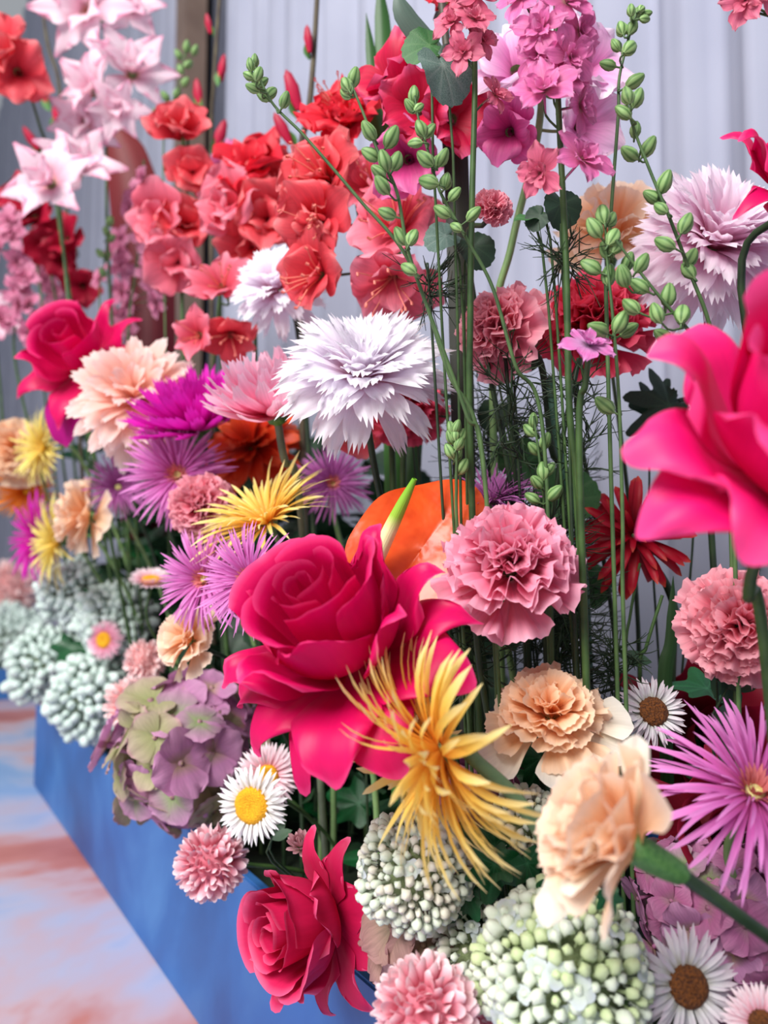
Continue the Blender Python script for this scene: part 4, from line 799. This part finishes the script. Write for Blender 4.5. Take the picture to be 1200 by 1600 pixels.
# ------------------------------------------------------------------ larkspur in bud
budspike('slim bud stem bending far to the upper left', [(396, 98, .52), (425, 160, .52), (478, 215, .52), (560, 310, .52), (640, 410, .52), (700, 580, .525), (755, 730, .53)],
    [(391, 100, .8, -.2, 1), (398, 94, .8, .1, 1), (388, 118, .85, -.7, .6), (399, 124, .9, -.4, .8), (404, 115, .9, .3, .9), (411, 128, .85, .6, .7), (394, 137, .85, -.9, .3), (410, 150, .9, -.8, .6), (424, 145, 1., .5, .8), (445, 155, 1., .3, .9)])
budspike('bud stem rising to the red bloom, left of the pair in the centre', [(548, 130, .50), (565, 170, .50), (590, 235, .50), (620, 300, .50), (640, 400, .505), (690, 540, .51), (730, 650, .515), (757, 740, .52)],
    [(541, 132, 1.15, -.4, .9), (553, 120, 1.15, .2, 1), (540, 146, .9, -.7, .6), (576, 203, 1.2, -.7, .7), (612, 213, 1.35, .4, .9), (578, 241, 1.15, -.8, .4), (600, 250, 1.2, -.3, .9), (619, 251, 1.2, .4, .9), (591, 268, 1., -.8, .5), (597, 288, 1.2, -.7, .7), (604, 333, 1.15, -.8, .4), (626, 368, 1.2, -.6, .8), (645, 370, 1.1, .3, .9), (638, 420, 1.1, -.7, .6)])
budspike('bud stem right of the pair in the centre', [(648, 150, .53), (655, 190, .53), (670, 240, .53), (688, 300, .53), (730, 375, .53), (770, 450, .535), (805, 570, .54), (850, 690, .55)],
    [(647, 147, 1.1, .1, 1), (641, 165, 1., -.6, .7), (655, 168, .8, .5, .6), (657, 200, 1.2, -.2, .9), (672, 204, 1., .5, .8), (648, 224, .95, -.9, .1), (664, 247, 1.3, -.7, .7), (692, 245, 1.15, .4, .9), (682, 253, .9, .2, .8), (697, 282, 1.2, .3, .9), (669, 284, 1.3, -.8, .4), (711, 303, 1., .6, .8), (690, 330, 1.15, -.8, .5), (741, 334, 1.1, .7, .7), (712, 355, .9, -.6, .5)])
budspike('slender bud stem reaching the top right', [(995, 20, .52), (985, 50, .52), (968, 120, .52), (966, 180, .52), (955, 330, .525), (950, 420, .53), (948, 500, .53)],
    [(986, 15, .8, .1, 1), (1002, 14, .7, .6, .6), (1010, 22, .75, .9, .2), (994, 22, 1., .3, .9), (1008, 30, .7, .8, .1), (988, 42, 1., .5, .8), (971, 44, 1.1, 0, 1), (962, 70, .95, -.5, .8), (984, 75, 1.2, .6, .7), (949, 101, 1., -.9, .4), (993, 126, 1.2, .8, .5)])
budspike('bud stem curving down in front of the blush chrysanthemum', [(975, 145, .50), (990, 200, .50), (1015, 265, .50), (1050, 350, .50), (1080, 430, .505), (1110, 512, .51), (1135, 640, .53)],
    [(980, 148, 1.1, -.3, 1), (996, 152, 1.2, .4, .9), (973, 175, 1.1, -.7, .5), (993, 202, 1., .2, .9), (983, 239, 1.2, -.8, .4), (1014, 228, 1.25, .4, .9), (1018, 307, 1.15, -.8, .5), (1040, 283, 1.3, .4, .9), (1032, 325, 1., -.6, .6), (1072, 348, 1.3, .5, .9), (1038, 380, 1.25, -.7, .5), (1080, 402, 1.25, .4, .9), (1075, 422, 1.2, -.3, .8)])
budspike('thick cluster of buds over the red pink carnation, upright stem', [(945, 340, .49), (950, 420, .49), (958, 500, .49), (968, 640, .495), (973, 820, .50), (974, 960, .51)],
    [(942, 334, 1.25, 0, 1), (955, 342, 1.1, .4, .9), (928, 355, 1.25, -.6, .8), (958, 370, 1.2, .5, .8), (963, 385, 1.1, .6, .8), (948, 390, 1.2, -.3, .9), (922, 417, 1.3, -.8, .5), (952, 428, 1.3, .2, .9), (933, 514, 1.35, -.9, .3), (970, 502, 1.35, .4, .9), (984, 515, 1.2, .8, .6), (944, 632, 1.35, -.7, .8)])
budspike('slanting bud cluster over the red pink carnation', [(962, 375, .48), (1000, 425, .48), (1040, 475, .48), (1075, 515, .485), (1110, 560, .49), (1140, 660, .50)],
    [(974, 430, 1.3, -.4, .8), (982, 408, 1.1, .3, .9), (1003, 410, 1.2, .4, .9), (998, 446, 1.2, -.7, .5), (1044, 460, 1.3, .2, 1), (1026, 488, 1.2, -.4, .8), (1066, 490, 1.3, .4, .9), (1034, 525, 1.2, -.8, .5), (985, 478, 1.2, -.6, .6)])
budspike('small upright bud cluster beside the anthurium tip', [(712, 668, .54), (714, 705, .54), (713, 760, .545), (716, 860, .55)],
    [(705, 668, .9, -.2, 1), (714, 666, .9, .2, 1), (704, 683, 1., -.5, .8), (720, 680, 1., .5, .9), (712, 678, .9, 0, 1), (718, 692, 1., .5, .8), (702, 704, 1., -.5, .8), (715, 708, 1.1, .3, .9), (723, 728, 1.15, .5, .8)])
budspike('bud cluster above the pink carnation, amid green foliage', [(834, 650, .56), (842, 710, .56), (850, 780, .56), (852, 860, .565)],
    [(833, 656, 1., .1, 1), (827, 672, 1.1, -.6, .7), (853, 688, 1.15, .3, .9), (834, 700, 1.1, -.7, .6), (848, 735, 1.2, 0, 1), (860, 732, 1., .5, .8), (838, 753, 1.1, -.6, .7), (868, 770, 1.25, .6, .8), (831, 778, 1.1, -.8, .5)])
budspike('blurred pale bud stem at the upper left', [(290, 70, 1.2), (282, 120, 1.2), (262, 190, 1.2), (255, 300, 1.2)],
    [(292, 72, 1.5, .2, 1), (305, 78, 1.4, .5, .8), (278, 85, 1.4, -.4, .9), (295, 100, 1.5, .5, .6), (282, 108, 1.4, -.4, .8), (290, 128, 1.4, .5, .6), (258, 150, 1.5, -.5, .6), (277, 145, 1.5, .5, .6), (245, 178, 1.5, -.6, .6), (270, 180, 1.4, .4, .6), (240, 205, 1.4, -.5, .5)], size=.012)
budspike('blurred green bud stem above the left rose', [(170, 345, 1.25), (165, 400, 1.25), (158, 520, 1.25)],
    [(172, 345, 1.6, .2, 1), (166, 362, 1.5, -.4, .8), (174, 372, 1.5, .5, .6), (156, 395, 1.5, -.5, .6), (168, 400, 1.4, .4, .6), (160, 425, 1.5, -.3, .6)], size=.012)

# ------------------------------------------------------------------ gladiolus stems still in bud (brown, with red tips)
def gladbud(label, pts, buds, r=(.003, .005)):
    F = Flower('gladiolus_bud_stem', label, 'flower bud', *pts[0], ax=(0, 1, 0), group='gladiolus stems in bud', base=autobase(P(*pts[-1]))); W = [P(*q) for q in pts]
    W2 = W+[F.base+(W[-1]-F.base)*.4, F.base]; F.addw('stem', tube('stem', W2, r, G_BROWN, 8, seg=9*len(W2)))
    me = cached('gbud', lambda: lathe('bud', [(.001, 1.), (.10, .85), (.17, .5), (.13, .2), (.08, 0)], pmat('gladiolus_bud_red', [(0, (150, 16, 50)), (1, (206, 20, 70))], .5, .1, .1, .05), 10, lobes=3, la=.2))
    sh = cached('gsheath', lambda: petal(G_CALYX, .7, .22, [(0, 0), (1, 8)], WLEAF, (5, 5), 0, nu=5, nv=7, name='sheath'))
    for px, py, d, L, lx, ly in buds:
        c = P(px, py, d); ax = CD((lx, ly, .2)); l = L*d/FPX; M = frame_z(c-ax*l*.5, ax, rj(3)) @ SC(l)
        b = link('bud', me, M, F.root); link('sheath', sh, M @ T(-.10, 0, -.25), b)
    return F
gladbud('brown gladiolus stem with red buds left of the centre top', [(497, -30, .95), (490, 90, .95), (482, 180, .95), (468, 300, .96)], [(457, 140, .94, 62, -.35, 1), (441, 200, .94, 52, -.5, .9), (482, 60, .94, 40, -.1, 1)])
gladbud('brown gladiolus stem with red buds at the upper left centre', [(345, -30, 1.25), (335, 120, 1.25), (330, 260, 1.25)], [(310, 145, 1.2, 44, -.1, 1), (348, 105, 1.2, 40, .2, 1), (345, 210, 1.2, 48, .4, 1), (326, 36, 1.2, 30, -.2, 1)])
gladbud('brown gladiolus stem in the top left corner', [(60, -30, 1.6), (75, 70, 1.6), (92, 130, 1.6), (100, 260, 1.6)], [(68, 145, 1.55, 40, -.4, 1), (90, 175, 1.55, 44, .1, 1), (48, 215, 1.55, 40, -.5, .8)])

# ------------------------------------------------------------------ green stems and blades
STEMS = [
 ('thin green stem under the dusty pink carnation', [(790, 560, .60), (800, 680, .60), (810, 800, .61), (820, 900, .62)], .0018, G_STEMD),
 ('dark green stem below the pink carnation, left of two', [(735, 910, .58), (728, 1000, .58), (735, 1110, .59), (738, 1180, .6)], .0042, G_STEM),
 ('dark green stem behind the pink carnation, running down', [(822, 940, .60), (825, 1040, .60), (828, 1100, .60)], .003, G_STEMD),
 ('thick dark brown stem behind the anthurium tip', [(712, 430, .72), (715, 560, .72), (728, 720, .72), (730, 860, .72)], .006, G_BROWN),
 ('crooked dark stem crossing left of the tall larkspur stem', [(905, 560, .58), (880, 680, .58), (868, 780, .58), (850, 900, .59)], .0022, G_STEMD),
 ('slanting teal green stem behind the bud cluster', [(858, 590, .60), (872, 690, .60), (900, 810, .61), (915, 930, .62)], .0036, smat('stem_teal', (46, 78, 66), (64, 100, 80), 60, .5, .1)),
 ('green stem in front of the pale curtain, right of centre', [(1035, 930, .58), (1010, 1010, .58), (1000, 1060, .585)], .0016, G_STEM),
 ('thin forked stem rising behind the red dahlia', [(1000, 880, .62), (985, 960, .62), (978, 1040, .62)], .0014, G_STEM),
]
for lb, pts, r, m in STEMS:
    F = Flower('flower_stem', lb, 'stem', *pts[0], ax=(0, 1, 0), group='bare stems in the planter', base=autobase(P(*pts[-1]))); W = [P(*q) for q in pts]
    F.addw('stalk', tube('stalk', W+[F.base+(W[-1]-F.base)*.4, F.base], (r*.85, r), m, 8, seg=30))
def blade(label, pts, wd, mat=L_BLADE):
    F = Flower('leaf_blade', label, 'leaf', *pts[0], ax=(0, 1, 0), group='long green leaf blades', base=autobase(P(*pts[-1]))); W = [P(*q) for q in pts]+[F.base+(P(*pts[-1])-F.base)*.4, F.base]
    p = crom([tuple(q) for q in W], 26); tg = np.gradient(p, axis=0); tg /= np.linalg.norm(tg, axis=1)[:, None]
    sd = np.cross(tg, np.array(FW)); sd /= np.linalg.norm(sd, axis=1)[:, None]; nn = np.cross(sd, tg); h = np.interp(np.linspace(0, 1, 26), [0, .15, .4, .8, 1], [.03, .7, 1, .8, .5])*wd
    s = np.linspace(-1, 1, 5); V = p[:, None, :]+sd[:, None, :]*(h[:, None]*s[None, :])[..., None]+nn[:, None, :]*(h[:, None]*.35*(s**2)[None, :])[..., None]
    F.addw('blade', grid('blade', V[..., 0], V[..., 1], V[..., 2], mat)); return F
blade('green blade leaf at the top left of the crimson gladiolus', [(572, 20, .80), (580, 90, .80), (586, 180, .80), (600, 300, .80)], .007)
blade('bright green blade leaf at the top edge', [(592, -40, .80), (598, 40, .80), (602, 120, .80), (610, 250, .80)], .011)
blade('wide grey green gladiolus sheath at the top', [(618, -20, .62), (632, 20, .62), (680, 90, .63), (705, 200, .64), (715, 300, .65)], .012, pmat('sheath_grey', [(0, (90, 112, 100)), (.3, (84, 104, 90)), (.6, (46, 48, 40)), (1, (40, 44, 34))], .5, .1, .15, .05))
blade('broad maroon leaf blurred behind the blush lily at the upper left', [(168, 175, 1.6), (195, 250, 1.6), (215, 350, 1.6), (228, 470, 1.6)], .062, pmat('leaf_maroon', [(0, (130, 44, 44)), (.5, (104, 20, 34)), (1, (70, 16, 26))], .5, .2, .2, .05))
blade('dark broad blade below the anthurium', [(745, 900, .60), (742, 1000, .60), (748, 1100, .6)], .009, pmat('blade_dark', [(0, (36, 64, 34)), (1, (50, 80, 40))], .45, .1, .2, .1))
blade('dark upright blade left of the pink right carnation', [(1052, 900, .60), (1050, 1000, .60), (1040, 1080, .6)], .006, pmat('blade_dark', [(0, (36, 64, 34)), (1, (50, 80, 40))], .45, .1, .2, .1))
blade('long dark blade behind the white chrysanthemum stem', [(655, 650, .85), (645, 720, .85), (640, 800, .85)], .012, pmat('blade_dark', [(0, (36, 64, 34)), (1, (50, 80, 40))], .45, .1, .2, .1))

# ------------------------------------------------------------------ broad leaves
VN = (0, .55, -.55, 1.1, -1.1, 1.9, -1.9)
LV = {k: [polar_leaf('leaf', f, m, 1, .18, .35+.15*q, .05, na, 7, VN, q) for q in range(3)] for k, f, m, na in
      (('ivy', ivy_fn, L_IVY, 60), ('serr', serr_fn, L_GREY, 84), ('serrd', serr_fn, L_DARK, 84), ('serrm', serr_fn, L_MID, 84), ('maple', maple_fn, L_DARK, 84))}
LV['oval'] = [petal(L_DARK, 1, .26, [(0, 90), (1, 90+15*q)], WLEAF, (.8, .4), 0, ruf=.04, nu=7, nv=10, seed=q, name='leaf') for q in range(3)]
def leafy(name, label, cat, group, leaves, sm=None, kind='ivy'):
    """leaves: (px, py, d, size px, tip direction (right, up, toward), facing (right, up, toward), kind)"""
    q = leaves[0]; F = Flower(name, label, cat, q[0], q[1], q[2], group=group); st = []
    for L in leaves:
        px, py, d, rad, tip, face = L[:6]; k = L[6] if len(L) > 6 else kind
        p = P(px, py, d); t = CD(tip); n = CD(face); S = rad*d/FPX
        b = p-t*S*.8; F.leaf(random.choice(LV[k]), b, t, n, S)
        st.append(tube('p', [b, b-t*S*.5-Vector((0, 0, S*.3))+(F.base-b)*.1, F.base+(b-F.base)*.3, F.base], (.0009, .0014), sm or G_STEMD, 5, 10))
    F.addw('stalks', join_data('stalks', st, sm or G_STEMD)); return F
leafy('ivy', 'glossy dark green ivy leaves between the viburnum heads', 'ivy', 'ivy sprays', [
    (770, 1390, .475, 68, (-.1, -.9, .2), (.1, .4, .9)), (745, 1310, .50, 60, (-.6, .3, .1), (0, .3, .95)), (712, 1420, .49, 56, (-.6, -.7, .2), (-.3, .3, .9)), (838, 1375, .47, 50, (.4, -.7, .2), (.2, .5, .8)), (800, 1345, .48, 46, (.5, .2, .1), (.1, .7, .7)), (740, 1450, .50, 40, (-.2, -.9, .1), (0, .3, .9))])
leafy('ivy', 'dark ivy leaves in shade under the peach carnation', 'ivy', 'ivy sprays', [
    (835, 1215, .55, 60, (-.2, -.5, .1), (0, .4, .9)), (785, 1230, .56, 46, (-.5, -.5, .2), (-.1, .4, .9)), (880, 1240, .56, 50, (.4, -.6, .2), (.1, .4, .9)), (770, 1240, .55, 40, (0, -.8, .2), (.2, .2, .9))])
leafy('ivy', 'ivy leaves under the nearest peach carnation', 'ivy', 'ivy sprays', [(955, 1420, .41, 34, (.2, -.8, .2), (0, .3, .9)), (865, 1410, .45, 40, (.2, -.8, .2), (.1, .4, .9)), (745, 1550, .46, 34, (-.4, -.6, .2), (0, .5, .8)), (920, 1585, .46, 40, (.2, -.8, .2), (0, .3, .9))])
leafy('ivy', 'ivy leaves among the blurred viburnum at the far left', 'ivy', 'ivy sprays', [(95, 1030, 1.45, 40, (-.3, -.5, .2), (0, .5, .8)), (135, 1030, 1.38, 36, (.2, -.5, .2), (0, .5, .8)), (160, 1135, 1.28, 30, (0, -.8, .2), (0, .5, .8)), (150, 930, 1.35, 36, (.3, .4, .1), (0, .4, .9)), (90, 1000, 1.6, 36, (.3, .2, .1), (0, .4, .9))])
leafy('geranium_leaf', 'toothed green leaf and grey green leaf beside the top larkspur', 'leaf', 'broad toothed leaves', [(650, 72, .545, 46, (-.75, -.25, .3), (-.1, .3, .9), 'serrm'), (708, 128, .54, 62, (.45, -.85, .1), (.3, .3, .9), 'serr')], G_STEM)
leafy('geranium_leaf', 'two grey green leaves below the centre bud stems', 'leaf', 'broad toothed leaves', [(680, 372, .56, 36, (-.5, -.2, .2), (0, .4, .9), 'serr'), (752, 400, .57, 42, (.3, -.5, .2), (0, .6, .8), 'serrd')], G_STEM)
leafy('geranium_leaf', 'dark toothed leaves on the tall larkspur stem', 'leaf', 'broad toothed leaves', [(880, 340, .53, 42, (.1, -.9, .1), (.2, .3, .9), 'serrd'), (835, 345, .535, 28, (-.6, -.6, .2), (0, .5, .8), 'serrd'), (815, 340, .54, 26, (-.8, 0, .2), (0, .8, .5), 'serrm')], G_STEM)
leafy('geranium_leaf', 'large green toothed leaves in the middle of the stems', 'leaf', 'broad toothed leaves', [(905, 760, .66, 66, (.5, .4, .1), (0, .4, .9), 'serrm'), (800, 710, .68, 52, (-.5, .3, .1), (0, .4, .9), 'serrm'), (770, 580, .64, 34, (0, -.9, .1), (.2, .2, .9), 'serrm'), (770, 660, .66, 34, (-.2, -.8, .1), (0, .4, .9), 'serrd')], G_STEM)
leafy('dark_foliage', 'nearly black jagged leaf behind the large right rose', 'leaf', 'dark jagged leaves', [(1010, 655, .68, 80, (-.5, -.3, .1), (0, .3, .95), 'maple'), (1040, 610, .70, 60, (.2, .6, .1), (0, .3, .95), 'maple')])
leafy('dark_foliage', 'dark leaves in shade behind the pink and peach carnations', 'leaf', 'dark jagged leaves', [(770, 1000, .70, 56, (-.3, -.6, .1), (0, .3, .95), 'serrd'), (840, 980, .72, 60, (.3, -.6, .1), (0, .3, .95), 'maple'), (900, 960, .70, 50, (.4, .2, .1), (0, .4, .9), 'serrd'), (700, 1060, .66, 56, (-.3, -.5, .1), (0, .3, .95), 'serrd'), (800, 900, .74, 56, (-.2, .6, .1), (0, .3, .95), 'maple'), (930, 900, .74, 46, (.3, .5, .1), (0, .3, .95), 'serrm')])
leafy('dark_foliage', 'dark jagged leaf below the central white chrysanthemum', 'leaf', 'dark jagged leaves', [(655, 655, .74, 66, (.1, -.9, .1), (0, .3, .95), 'maple'), (690, 640, .76, 46, (.6, -.4, .1), (0, .3, .95), 'maple')])
leafy('rose_leaf', 'dark oval leaves under the pink right carnation', 'leaf', 'oval rose leaves', [(1155, 1110, .53, 70, (.3, -.8, .2), (.1, .3, .9), 'oval'), (1185, 1060, .52, 60, (.7, .3, .2), (.1, .4, .9), 'oval'), (1120, 1080, .55, 60, (-.3, -.8, .2), (.1, .3, .9), 'oval'), (1010, 1030, .6, 54, (.9, -.1, .1), (0, .6, .7), 'oval')])
leafy('rose_leaf', 'small green leaves beside the white and yellow strawflower', 'leaf', 'oval rose leaves', [(450, 1300, .64, 36, (.8, .4, .1), (-.1, .7, .6), 'oval'), (440, 1290, .65, 30, (.6, .7, .1), (0, .5, .8), 'oval')])
leafy('rose_leaf', 'dark oval leaves behind the dusty pink carnation', 'leaf', 'oval rose leaves', [(820, 545, .62, 50, (.3, -.8, .1), (0, .3, .9), 'oval'), (840, 560, .63, 44, (.5, .4, .1), (0, .3, .9), 'oval')])

# ------------------------------------------------------------------ feathery foliage
for lb, pts, n, L in [('feathery strands around the stems left of the tall larkspur', [(800, 560, .58), (800, 640, .58), (810, 720, .59)], 60, .05),
    ('feathery strands on the tall larkspur stem below the violet bloom', [(915, 580, .56), (905, 660, .56), (900, 740, .56)], 60, .045),
    ('feathery tuft high on the tall larkspur stem', [(880, 395, .52), (882, 420, .52)], 30, .04),
    ('feathery mass below the pink carnation', [(870, 920, .62), (880, 990, .62), (870, 1050, .62)], 120, .06),
    ('feathery sprig left of the white strawflower', [(965, 1010, .57), (962, 1080, .57)], 46, .04),
    ('feathery greens above the pink carnation', [(850, 820, .60), (860, 880, .6)], 90, .05),
    ('feathery tuft under the grey green leaf by the bud stems', [(668, 440, .57), (672, 470, .57)], 34, .04),
    ('feathery greens around the purple gerbera', [(800, 790, .62), (815, 830, .62)], 60, .045),
    ('dense feathery greens behind the stems left of the pink carnation', [(760, 640, .70), (765, 760, .70), (770, 900, .70)], 130, .07),
    ('dense feathery greens behind the stems right of the pink carnation', [(880, 760, .72), (885, 880, .72), (880, 980, .72)], 150, .07),
    ('wispy strands below the anthurium', [(745, 960, .56), (750, 1060, .56)], 40, .05)]:
    feathery(lb, pts, n, L)

# ------------------------------------------------------------------ small leafy sprigs filling the planter
FILL = [leafm for leafm in LV['oval']+LV['ivy']+LV['serrd']]
for i in range(100):
    if i < 46: y = .30+1.68*i/45; x = random.uniform(.40, .68); h = random.uniform(.10, .22)
    else: y = .75+1.2*(i-46)/53; x = random.uniform(.42, .70); h = random.uniform(.18, .34)+.28*min(1, max(0, (y-.8)/.4))
    r = link('leafy_sprig', None, T(x, y, BH-.03)); tag(r, 'small dark green leafy sprig low among the stems', 'foliage', 'low green sprigs in the planter')
    pts = [Vector((x, y, BH-.03)), Vector((x+rj(.02), y+rj(.02), BH+h*.5)), Vector((x+rj(.05), y+rj(.05), BH+h))]
    me = tube('stem', pts, (.002, .001), G_STEMD, 6); me.transform(WORLD[r].inverted()); link('stem', me, WORLD[r], r)
    nl = 9 if i < 46 else 15
    for k in range(nl):
        t = .25+.75*k/(nl-1); p = pts[0].lerp(pts[2], t); a = k*2.4+i; dv = Vector((math.cos(a), math.sin(a), .3)).normalized()
        y_ = Vector((rj(.9), rj(.9), .6)).cross(dv).normalized(); n_ = dv.cross(y_); S = (.045 if i < 46 else .07)*(1.1-.4*t)
        link('leaf', random.choice(FILL), Matrix(((dv.x, y_.x, n_.x, p.x), (dv.y, y_.y, n_.y, p.y), (dv.z, y_.z, n_.z, p.z), (0, 0, 0, 1))) @ SC(S), r)
